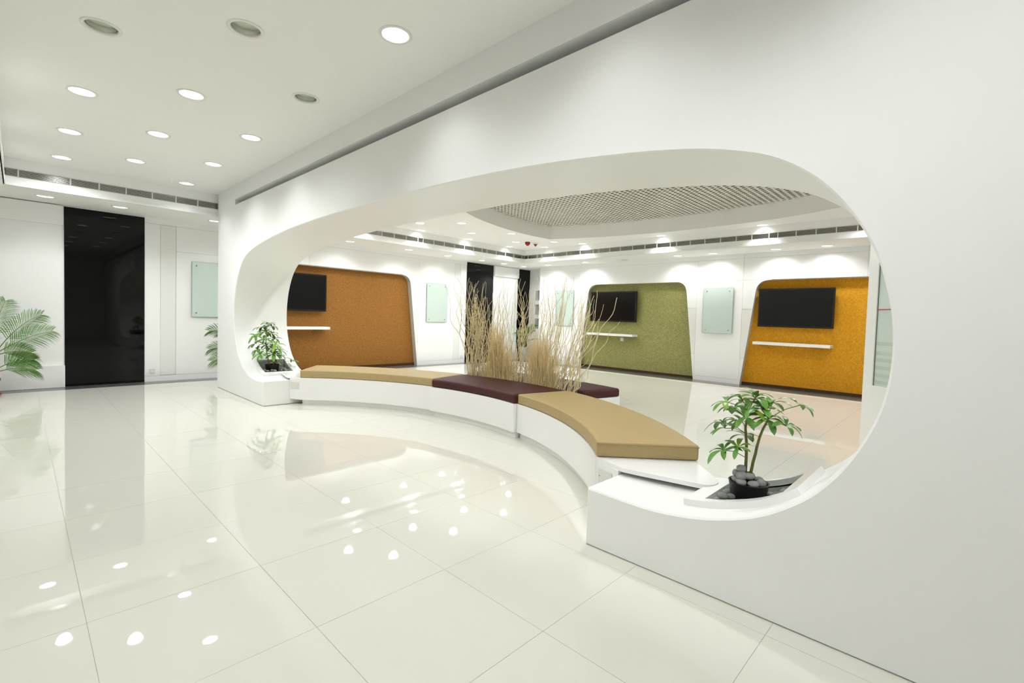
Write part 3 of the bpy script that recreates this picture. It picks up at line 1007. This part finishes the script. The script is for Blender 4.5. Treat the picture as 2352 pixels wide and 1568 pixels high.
c = fixn(cushion_mesh(4.09, 4.67, -A2, A2, ZT + 0.001, ZQ - 0.003, 0.03).build('rear_cushion', 'maroon', t))
sharp(c, 60)
b = MB()
arc_prism(b, 3.93, 4.09, -A2 + 0.3, A2 - 0.3, 0.0, 0.35)
fixn(b.build('trough', 'soil', t))

# ------------------------------------------------------------ televisions, shelves, glass panels
def tv(fn, u0_, u1_, z0_, z1_, dfront, label, loc):
    t = thing('wall_television', label, 'television', loc, 'wall televisions in the niches')
    MB().prism(rrect(u0_, u1_, z0_, z1_, 0.008, 2), fn, dfront + 0.002, dfront + 0.055).build('bezel', 'bezel', t)
    MB().prism([(u0_ + 0.03, z0_ + 0.04), (u1_ - 0.03, z0_ + 0.04), (u1_ - 0.03, z1_ - 0.03), (u0_ + 0.03, z1_ - 0.03)], fn, dfront, dfront + 0.004).build('screen', 'screen', t)
    mb = MB()
    uc = (u0_ + u1_) / 2
    mb.prism([(uc - 0.25, z0_ + 0.2), (uc + 0.25, z0_ + 0.2), (uc + 0.25, z1_ - 0.2), (uc - 0.25, z1_ - 0.2)], fn, dfront + 0.05, RD)
    mb.build('wall_bracket', 'bezel', t)
    for o in t.children:
        fixn(o)


def shelf(fn, u0_, u1_, z0_, z1_, label, loc):
    t = thing('wall_shelf', label, 'shelf', loc, 'floating shelves below the televisions')
    fixn(MB().prism(rrect(u0_, u1_, z0_, z1_, 0.003, 1), fn, -0.13, RD).build('board', 'laminate', t))
    for f_ in (0.2, 0.86):
        uc = u0_ + (u1_ - u0_) * f_
        MB().prism([(uc - 0.08, z0_ - 0.012), (uc + 0.08, z0_ - 0.012), (uc + 0.08, z0_), (uc - 0.08, z0_)], fn, 0.0, RD).build('bracket', 'bezel', t)


tv(fB, 3.30, 4.672, 1.300, 2.095, 0.0, 'black flat television hung in the brown niche', (3.99, YB, 1.3))
tv(fR, 6.085, 7.462, 1.268, 2.057, 0.0, 'black flat television hung in the olive green niche', (XR, 6.77, 1.268))
tv(fR, 1.882, 3.230, 1.266, 2.058, 0.0, 'black flat television hung in the amber niche', (XR, 2.55, 1.266))
shelf(fB, 3.30, 4.705, 0.915, 0.972, 'white floating shelf below the television in the brown niche', (4.0, YB, 0.93))
shelf(fR, 6.09, 7.50, 0.902, 0.958, 'white floating shelf below the television in the green niche', (XR, 6.8, 0.93))
shelf(fR, 1.895, 3.27, 0.895, 0.952, 'white floating shelf below the television in the amber niche', (XR, 2.6, 0.93))


def glass_panel(fn, u0_, u1_, z0_, z1_, label, loc, su, sz):
    t = thing('glass_panel', label, 'glass panel', loc, 'small pale green glass wall panels')
    mb = MB()
    mb.prism(rrect(u0_, u1_, z0_, z1_, 0.004, 1), fn, -0.030, -0.022, 0)
    o = mb.build('glass_sheet', 'glass', t)
    fixn(o)
    e = MB()
    for a, b, c_, d in ((u0_, u1_, z0_, z0_ + 0.006), (u0_, u1_, z1_ - 0.006, z1_), (u0_, u0_ + 0.006, z0_, z1_), (u1_ - 0.006, u1_, z0_, z1_)):
        e.prism([(a, c_), (b, c_), (b, d), (a, d)], fn, -0.0306, -0.0215)
    fixn(e.build('glass_edge', 'glassedge', o))
    for a in (u0_ + su, u1_ - su):
        for z in (z0_ + sz, z1_ - sz):
            st = MB()
            nn = 10
            st.prism([(a + 0.012 * math.cos(2 * PI * k / nn), z + 0.012 * math.sin(2 * PI * k / nn)) for k in range(nn)], fn, -0.036, -0.001)
            fixn(st.build('standoff', 'steel', t))


glass_panel(fB, 2.172, 2.830, 1.136, 2.128, 'pale green glass wall panel half hidden behind the partition end', (2.5, YB, 1.13), 0.068, 0.07)
glass_panel(fB, 7.312, 7.978, 1.118, 2.120, 'pale green glass wall panel between brown niche and black glass', (7.64, YB, 1.12), 0.08, 0.07)
glass_panel(fR, 8.018, 8.655, 1.112, 2.108, 'pale green glass wall panel seen through the branch tips', (XR, 8.3, 1.11), 0.07, 0.07)
glass_panel(fR, 3.732, 4.385, 1.090, 2.088, 'pale green glass wall panel between green and amber niches', (XR, 4.06, 1.09), 0.08, 0.07)


def socket(fn, u, z, label, loc, d=0.0, w=0.075):
    t = thing('wall_socket', label, 'socket', loc)
    fixn(MB().prism(rrect(u - w / 2, u + w / 2, z - w / 2, z + w / 2, 0.005, 2), fn, d - 0.012, d).build('face_plate', 'plate', t))
    fixn(MB().prism(rrect(u - 0.016, u + 0.016, z - 0.02, z + 0.02, 0.004, 2), fn, d - 0.016, d - 0.012).build('switch', 'trim', t))


socket(fB, 8.545, 0.165, 'small white wall socket low beside the black glass panel', (8.545, YB, 0.16))
socket(fR, 6.53, 0.815, 'small square socket plate under the shelf in the green niche', (XR + RD, 6.53, 0.8), RD, 0.095)
socket(fB, 1.60, 0.185, 'faint white wall socket low right of the wide black panel', (1.60, YB, 0.18))

# ------------------------------------------------------------ pebbles, pots, plants
import bmesh
def pebble_mesh(seed, m_):
    rnd = random.Random(seed)
    bm = bmesh.new()
    bmesh.ops.create_icosphere(bm, subdivisions=2, radius=1)
    ph = [rnd.uniform(0, 6) for _ in range(6)]
    for v in bm.verts:
        k = 1 + 0.10 * math.sin(2 * v.co.x + ph[0]) + 0.08 * math.sin(3 * v.co.y + ph[1]) + 0.05 * math.sin(4 * v.co.z + ph[2])
        v.co = Vector((v.co.x * k * rnd.uniform(0.995, 1.005), v.co.y * k * 0.80, v.co.z * k * 0.66))
    me = bpy.data.meshes.new('pebble')
    bm.to_mesh(me)
    bm.free()
    me.materials.append(M[m_])
    me.polygons.foreach_set('use_smooth', [True] * len(me.polygons))
    return me


PEB = [pebble_mesh(i, 'pebble' if i % 3 else 'pebbled') for i in range(6)]


def pebble(p, s, label, group, rz=None, tilt=0.3):
    mw = Matrix.Translation(p) @ Matrix.Rotation(random.uniform(0, 6.3) if rz is None else rz, 4, 'Z') @ Matrix.Rotation(random.uniform(-tilt, tilt), 4, 'X') @ Matrix.Diagonal((s, s, s, 1))
    o = place(random.choice(PEB), 'pebble', None, mw)
    tag(o, label, 'pebble', group)


def pot(t, c, r0, r1, h_):
    mb = MB()
    mb.lathe([(0, 0), (r0, 0), (r0 + (r1 - r0) * 0.68, h_ * 0.68), (r1 - 0.004, h_ * 0.70), (r1, h_ * 0.97), (r1 + 0.003, h_), (r1 - 0.006, h_), (r1 - 0.012, h_ * 0.86), (0, h_ * 0.86)], c, 36)
    o = mb.build('pot', 'pot', t)
    sharp(o, 40)
    return o


# leaflet meshes (base at the origin, along +X, drooping towards -Z)
def leaflet_mesh(seed, m_, w=0.30, droop=0.35):
    rnd = random.Random(seed)
    vs_, fs = [], []
    n = 7
    for k in range(n + 1):
        t = k / n
        wd = w * math.sin(PI * min(1, t * 0.92 + 0.04)) ** 0.8 * (0.55 + 0.6 * t) * 0.5
        if t > 0.86:
            wd *= (1 - t) / 0.14 * 0.8 + 0.06
        x, z = t * (1 - 0.22 * droop * t), 0.10 * math.sin(PI * t) - droop * t * t
        vs_ += [(x, -wd, z + 0.10 * wd + 0.01 * math.sin(9 * t + seed)), (x, 0, z - 0.16 * wd), (x, wd, z + 0.10 * wd + 0.01 * math.sin(8 * t + seed))]
    for k in range(n):
        a = 3 * k
        fs += [(a, a + 1, a + 4, a + 3), (a + 1, a + 2, a + 5, a + 4)]
    me = bpy.data.meshes.new('leaflet')
    me.from_pydata(vs_, [], fs)
    me.materials.append(M[m_])
    me.polygons.foreach_set('use_smooth', [True] * len(me.polygons))
    return me


LEAF = [leaflet_mesh(i, ['leaf', 'leaf2', 'leaf', 'leafy'][i % 4], 0.32 + 0.04 * (i % 3), 0.16 + 0.10 * (i % 4)) for i in range(8)]


def palmate(parent, c, axis, length, nl, leafs, single=False, names='leaflet'):
    """ring of leaflets round the tip of a petiole"""
    axis = Vector(axis).normalized()
    side = axis.cross(Vector((0, 0, 1)))
    if side.length < 0.1:
        side = Vector((1, 0, 0))
    side.normalize()
    objs = []
    acc = MB()
    for k in range(nl):
        w = 2 * PI * (k + 0.3 * random.random()) / nl
        out = (side * math.cos(w) + side.cross(axis) * math.sin(w))
        d = (out * 0.92 + axis * random.uniform(0.05, 0.35)).normalized()
        upv = (axis - d * axis.dot(d)).normalized()
        # leaflets hang under gravity
        g = Vector((0, 0, 1))
        upv = (upv * 0.55 + (g - d * g.dot(d)) * 0.75).normalized()
        yv = upv.cross(d)
        s = length * random.uniform(0.78, 1.12)
        mw = Matrix(((d.x * s, yv.x * s, upv.x * s, c[0]), (d.y * s, yv.y * s, upv.y * s, c[1]), (d.z * s, yv.z * s, upv.z * s, c[2]), (0, 0, 0, 1)))
        me = random.choice(leafs)
        if single:
            acc.add([tuple(mw @ v.co) for v in me.vertices], [tuple(p.vertices) for p in me.polygons])
        else:
            place(me, names, parent, mw)
    if single:
        o = acc.build('leaf', random.choice(['leaf', 'leaf2', 'leafy', 'leaf']), parent, smooth=True)


def plant(label, potc, r0, r1, h_, trunks, clusters, length, single, nl):
    t = thing('potted_umbrella_plant', label, 'plant', potc)
    pot(t, potc, r0, r1, h_)
    MB().lathe([(r1 - 0.013, h_ * 0.88), (0, h_ * 0.9)], potc, 24).build('soil', 'soil', t)
    for tr in trunks:
        pts = catmull(tr, 4)
        pts = [p + Vector((random.uniform(-1, 1), random.uniform(-1, 1), 0)) * 0.0015 for p in pts]
        rr = [0.0085 - 0.0035 * i / len(pts) for i in range(len(pts))]
        MB().tube(pts, rr, 8).build('stem', 'stem', t, smooth=True)
    allp = [p for tr in trunks for p in catmull(tr, 8)]
    for c in clusters:
        c = Vector(c)
        # petiole from the nearest lower stem point
        cand = [p for p in allp if p.z < c.z - 0.015] or [min(allp, key=lambda p: p.z)]
        p0 = min(cand, key=lambda p: (p - c).length + 0.25 * abs((c.z - p.z) - 0.07))
        mid = (p0 + c) / 2 + Vector((0, 0, 0.012))
        MB().tube(catmull([tuple(p0), tuple(mid), tuple(c)], 4), 0.0021, 5).build('petiole', 'petiole', t, smooth=True)
        ax = ((c - p0).normalized() * 0.6 + Vector((0, 0, 1)) * 0.7)
        palmate(t, c, ax, length * random.uniform(0.85, 1.12), random.choice(nl), LEAF, single)
    return t


rc = (2.70, 0.812, 0.351)
plant('leafy green umbrella plant in a black pot at the right foot of the opening', rc, 0.082, 0.097, 0.114,
      [[(2.70, 0.831, 0.43), (2.70, 0.832, 0.637), (2.70, 0.840, 0.751), (2.70, 0.832, 0.825)], [(2.70, 0.815, 0.43), (2.70, 0.786, 0.623), (2.70, 0.763, 0.73), (2.70, 0.734, 0.811)]],
      [(2.7, 0.788, 0.934), (2.64, 0.924, 0.881), (2.73, 0.873, 0.888), (2.68, 0.794, 0.914), (2.75, 0.73, 0.89), (2.73, 0.603, 0.9), (2.64, 0.717, 0.822), (2.62, 0.821, 0.82), (2.66, 0.933, 0.734), (2.76, 0.882, 0.763),
       (2.67, 0.641, 0.8), (2.64, 0.925, 0.618), (2.63, 0.851, 0.65), (2.77, 0.926, 0.837), (2.75, 0.857, 0.694), (2.61, 0.796, 0.862), (2.76, 0.982, 0.745), (2.78, 0.8, 0.867), (2.65, 0.741, 0.868)],
      0.106, False, [5, 5, 6, 6])
lc_ = (2.665, 7.585, 0.351)
plant('small umbrella plant in a sunken black pot at the left foot of the opening', lc_, 0.082, 0.098, 0.132,
      [[(2.625, 7.58, 0.44), (2.586, 7.58, 0.657), (2.575, 7.60, 0.80), (2.590, 7.60, 0.98)], [(2.687, 7.58, 0.44), (2.672, 7.58, 0.654), (2.665, 7.58, 0.786)]],
      [(2.619, 7.602, 1.094), (2.542, 7.633, 1.034), (2.676, 7.647, 1.047), (2.603, 7.685, 0.966), (2.663, 7.632, 0.942), (2.488, 7.68, 0.921), (2.41, 7.50, 0.907), (2.535, 7.561, 0.842), (2.726, 7.685, 0.852), (2.443, 7.609, 0.795),
       (2.61, 7.674, 0.762), (2.669, 7.469, 0.782), (2.659, 7.562, 0.731), (2.733, 7.504, 0.697), (2.458, 7.581, 0.706), (2.607, 7.589, 0.695), (2.45, 7.443, 0.639), (2.656, 7.496, 0.634), (2.721, 7.513, 0.631), (2.728, 7.60, 0.50), (2.93, 7.55, 0.53)],
      0.142, True, [6, 7, 8])
# pebbles heaped in the near pot
GP = 'pebbles heaped in the near pot'
lbp = 'smooth grey pebble heaped in the black pot of the near plant'
zz = 0.465
for k in range(7):
    a = 2 * PI * k / 7 + 0.2
    pebble((rc[0] + 0.062 * math.cos(a), rc[1] + 0.062 * math.sin(a), zz + 0.004), random.uniform(0.028, 0.032), lbp, GP, rz=a + PI / 2)
for k in range(5):
    a = 2 * PI * k / 5 + 0.5
    pebble((rc[0] + 0.030 * math.cos(a) - 0.012, rc[1] + 0.034 * math.sin(a) + 0.022, zz + 0.034), random.uniform(0.028, 0.033), lbp, GP, rz=a + PI / 2)
pebble((rc[0] - 0.018, rc[1] + 0.036, zz + 0.066), 0.031, lbp, GP, rz=0.6)
# pebbles lying in the two planters
for nm, y0, y1, pc, gl in (('near', 0.60, 0.952, rc, 'smooth grey pebble lying in the planter round the near pot'), ('far', 7.40, 7.74, lc_, 'dark grey pebble lying in the planter round the far pot')):
    got = []
    tries = 0
    while len(got) < 42 and tries < 3000:
        tries += 1
        s = random.uniform(0.022, 0.031)
        p = Vector((random.uniform(HX0 + 0.03, HX1 - 0.03), random.uniform(y0 + 0.025, y1 - 0.025), 0))
        if (p - Vector((pc[0], pc[1], 0))).length < 0.112 or any((p - g[0]).length < (s + g[1]) * 0.80 for g in got):
            continue
        got.append((p, s))
        pebble((p.x, p.y, 0.350 + s * 0.58), s, gl, 'pebbles in the %s planter' % nm)
    base = list(got)
    for p, s in base:
        q = p + Vector((random.uniform(-0.02, 0.02), random.uniform(-0.02, 0.02), 0))
        if (q - Vector((pc[0], pc[1], 0))).length < 0.118 or not HX0 + 0.03 < q.x < HX1 - 0.03 or not y0 + 0.025 < q.y < y1 - 0.025:
            continue
        if random.random() < 0.8:
            pebble((q.x, q.y, 0.350 + s * 1.72), s * 0.96, gl, 'pebbles in the %s planter' % nm)

# ------------------------------------------------------------ palms
def frond(parent, base, az, elev, length, droop, roll=0.0, nleaf=25, lw=0.0092, ll=0.27, nm='frond'):
    mb = MB()
    d0 = Vector((math.cos(az) * math.cos(elev), math.sin(az) * math.cos(elev), math.sin(elev)))
    pts = []
    n = 14
    for k in range(n + 1):
        t = k / n
        pts.append(Vector(base) + d0 * (length * t) + Vector((0, 0, -droop * length * t * t)))
    mb.tube(pts, [0.006 * (1 - 0.85 * k / n) + 0.0008 for k in range(n + 1)], 5, 1)
    for i in range(nleaf):
        t = 0.22 + 0.78 * (i + 0.5) / nleaf
        f = t * n
        k = min(int(f), n - 1)
        p = pts[k].lerp(pts[k + 1], f - k)
        tg_ = (pts[k + 1] - pts[k]).normalized()
        sd = tg_.cross(Vector((0, 0, 1))).normalized()
        upn = sd.cross(tg_).normalized()
        cr, sr = math.cos(math.radians(roll)), math.sin(math.radians(roll))
        sd, upn = sd * cr + upn * sr, upn * cr - sd * sr
        L = ll * (math.sin(PI * (0.14 + 0.78 * t)) ** 0.7) * random.uniform(0.88, 1.08)
        for s in (-1, 1):
            dirv = (sd * s * 0.85 + tg_ * (0.45 + 0.6 * t) + upn * 0.25).normalized()
            wv = dirv.cross(upn).normalized()
            w = lw * random.uniform(0.85, 1.1)
            q0 = p
            q1 = p + dirv * L * 0.35
            q2 = p + dirv * L * 0.72 + Vector((0, 0, -0.10 * L))
            q3 = p + dirv * L + Vector((0, 0, -0.26 * L))
            mb.add([q0 - wv * w * 0.25, q0 + wv * w * 0.25, q1 - wv * w * 0.5, q1 + wv * w * 0.5, q2 - wv * w * 0.4, q2 + wv * w * 0.4, q3],
                   [(0, 1, 3, 2), (2, 3, 5, 4), (4, 5, 6)], 0)
    return mb.build(nm, ['palm', 'palmstem'], parent)


def palm(label, c, potmat, r, h_, fr, saucer=True, stems=5):
    t = thing('potted_palm', label, 'plant', c, 'potted palms along the back wall')
    z0_ = 0.018 if saucer else 0.0
    p = MB().lathe([(0, z0_), (r * 0.74, z0_), (r * 0.94, z0_ + h_ * 0.85), (r, z0_ + h_ * 0.86), (r * 1.02, z0_ + h_), (r * 0.94, z0_ + h_), (r * 0.90, z0_ + h_ * 0.88), (0, z0_ + h_ * 0.88)], c, 28).build('pot', potmat, t)
    sharp(p, 40)
    if saucer:
        s = MB().lathe([(0, 0), (r * 0.95, 0), (r * 1.15, 0.028), (r * 1.10, 0.028), (r * 0.92, 0.008), (0, 0.008)], c, 28).build('saucer', 'terracotta', t)
        sharp(s, 40)
    MB().lathe([(r * 0.9, z0_ + h_ * 0.9), (0, z0_ + h_ * 0.92)], c, 20).build('soil', 'soil', t)
    for (b, az, el, L, dr, ro) in fr:
        b0 = Vector((c[0] + random.uniform(-0.03, 0.03), c[1] + random.uniform(-0.03, 0.03), h_ * 0.9))
        bv = Vector(b)
        MB().tube([b0, (b0 + bv) / 2 + Vector((0, 0, 0.02)), bv], [0.010, 0.008, 0.006], 6).build('stalk', 'palmstem', t, smooth=True)
        frond(t, b, math.radians(az), math.radians(el), L, dr, ro)
    return t


palm('green palm in a purple pot at the left edge by the white door', (-0.30, 9.68, 0), 'purple', 0.125, 0.22,
     [((-0.22, 9.66, 0.60), -10, 62, 0.98, 0.34, 62), ((-0.20, 9.64, 0.60), -14, 40, 0.72, 0.22, 70), ((-0.22, 9.60, 0.56), -35, 24, 0.46, 0.30, 55), ((-0.22, 9.64, 0.36), -16, 40, 0.50, 0.38, 60), ((-0.21, 9.60, 0.33), -28, 24, 0.46, 0.34, 60),
      ((-0.32, 9.66, 0.60), 200, 60, 0.9, 0.3, -60), ((-0.30, 9.60, 0.55), 255, 55, 0.85, 0.35, 10), ((-0.34, 9.66, 0.45), 185, 35, 0.7, 0.35, -60), ((-0.28, 9.60, 0.66), 300, 70, 0.95, 0.25, 40)])
palm('green palm half hidden behind the left end of the partition', (2.82, 9.62, 0), 'greypot', 0.15, 0.30,
     [((2.80, 9.60, 0.62), 184, 56, 0.86, 0.50, -50), ((2.80, 9.58, 0.46), 188, 40, 0.64, 0.44, -55), ((2.80, 9.6, 0.34), 190, 28, 0.52, 0.40, -60), ((2.84, 9.58, 0.65), 250, 62, 0.85, 0.35, -20), ((2.86, 9.6, 0.60), 320, 58, 0.85, 0.35, 40), ((2.84, 9.62, 0.7), 10, 66, 0.8, 0.3, 60), ((2.80, 9.56, 0.60), 205, 62, 0.75, 0.5, -50)], saucer=False)
palm('green palm in the far corner behind the dried branches', (10.62, 9.68, 0), 'greypot', 0.17, 0.42,
     [((10.60, 9.66, 0.62), 190, 52, 0.66, 0.38, -40), ((10.60, 9.64, 0.60), 225, 58, 0.70, 0.35, -20), ((10.62, 9.64, 0.70), 290, 64, 0.66, 0.32, 20), ((10.64, 9.66, 0.62), 345, 60, 0.62, 0.35, 50), ((10.6, 9.66, 0.55), 205, 40, 0.6, 0.4, -40), ((10.62, 9.64, 0.5), 270, 40, 0.6, 0.35, 0), ((10.66, 9.68, 0.60), 0, 70, 0.62, 0.35, 60)], saucer=False)

# ------------------------------------------------------------ dried branches in the trough
rnd = random.Random(4)
tb = thing('dried_branch_display', 'tall bleached curly branches and straw standing in the bench trough', 'dried branches', (*bp_(4.01, 0), 0.35))


def twig(p0, tip, amp, r, n=22, seed=0):
    rr = random.Random(seed)
    p0, tip = Vector(p0), Vector(tip)
    d = tip - p0
    s1 = d.cross(Vector((0.3, 1, 0.1))).normalized()
    s2 = d.cross(s1).normalized()
    w1, w2 = rr.uniform(8, 14), rr.uniform(8, 14)
    a1, a2, a3 = rr.uniform(0, 6.3), rr.uniform(0, 6.3), rr.uniform(0, 6.3)
    pts, rad = [], []
    for k in range(n + 1):
        t = k / n
        env = min(1, 3.0 * t + 0.1)
        bow = math.sin(PI * t) * 0.05 * rr.choice((-1, 1)) * 0
        pts.append(p0 + d * t + (s1 * math.sin(w1 * t + a1) + s2 * math.sin(w2 * t + a2) * 0.8 + s1 * 0.5 * math.sin(2.1 * w1 * t + a3)) * amp * env)
        rad.append(r * (1 - 0.72 * t) + 0.0007)
    return pts, rad


def add_twig(a, tipa, tipr, z, amp, r, k):
    p0 = (*bp_(rnd.uniform(3.96, 4.06), a), 0.36)
    tip = (*bp_(tipr, tipa), z)
    pts, rad = twig(p0, tip, amp, r, seed=k)
    mb = MB().tube(pts, rad, 5)
    if rnd.random() < 0.35:
        i = rnd.randint(9, 15)
        q, ra = twig(pts[i], Vector(pts[i]) + (Vector(tip) - Vector(pts[i])) * rnd.uniform(0.6, 0.9) + Vector((rnd.uniform(-0.1, 0.1), rnd.uniform(-0.12, 0.12), 0)), amp * 0.6, rad[i] * 0.8, n=12, seed=k + 900)
        mb.tube(q, ra, 4)
    mb.build('twig', 'twig', tb, smooth=True)


k = 0
def spread(n, a_lo, a_hi, lean, z_lo, z_hi, amp=0.029):
    global k
    for _ in range(n):
        a = rnd.uniform(a_lo, a_hi)
        add_twig(a, a + rnd.gauss(lean, 1.3), rnd.uniform(3.85, 4.25), rnd.uniform(z_lo, z_hi), amp * rnd.uniform(0.6, 1.3), rnd.uniform(0.0040, 0.0058), k)
        k += 1


spread(42, 8.6, 13.0, 0.9, 1.30, 1.84)        # dense left clump
spread(14, 3.5, 8.5, 0.6, 1.35, 1.82)
spread(16, 4.0, 9.0, 1.0, 0.9, 1.45)
spread(24, -3.0, 3.5, 0.3, 1.30, 1.86)
spread(22, -9.0, -2.0, -1.2, 1.2, 1.84)
spread(20, -12.6, -6.0, -3.0, 1.25, 1.80, 0.026)
spread(10, -12.8, -9.5, -5.0, 1.2, 1.72, 0.028)
spread(26, -12.8, -5.0, -2.0, 0.65, 1.15)
spread(14, -4.0, 2.0, 0.0, 0.7, 1.1)
for a, ta, tr, z, am, r in ((12.9, 17.2, 4.02, 1.80, 0.030, 0.005), (12.6, 20.0, 4.0, 1.76, 0.030, 0.005), (12.8, 15.6, 4.05, 1.83, 0.028, 0.005), (-12.8, -22.6, 4.05, 1.535, 0.022, 0.0075), (-12.6, -17.8, 4.05, 1.62, 0.034, 0.006), (-12.0, -16.4, 4.0, 1.58, 0.034, 0.006), (-11.6, -15.6, 4.1, 1.70, 0.03, 0.006)):
    add_twig(a, ta, tr, z, am, r, k)
    k += 1
# fine straw bundles
for nm, ac, n, zt_, wd, off in (('straw_bundle', 6.3, 420, 1.24, 1.55, 0.5), ('straw_bundle', 3.3, 200, 1.02, 2.2, 0.2), ('straw_bundle', -4.4, 460, 1.14, 2.0, -0.5), ('straw_bundle', -7.2, 200, 0.98, 1.6, -0.6)):
    mb = MB()
    for _ in range(n):
        a = rnd.gauss(ac, wd * 0.62)
        p0 = Vector((*bp_(rnd.uniform(3.95, 4.07), a), 0.355))
        hgt = rnd.betavariate(3.2, 1.6) * (zt_ - 0.40) + 0.06
        tip = Vector((*bp_(rnd.uniform(3.88, 4.14), a * 0.72 + ac * 0.28 + off * rnd.random() + rnd.gauss(0, 0.5)), 0.36 + hgt))
        d = tip - p0
        pts = [p0 + d * t + Vector((rnd.gauss(0, 0.006), rnd.gauss(0, 0.006), 0)) for t in (0, 0.35, 0.7, 1)]
        mb.tube(pts, [0.0022, 0.002, 0.0017, 0.0006], 3, cap=False)
    tag(mb.build(nm, 'straw', tb), 'fine golden straw', kind='stuff')
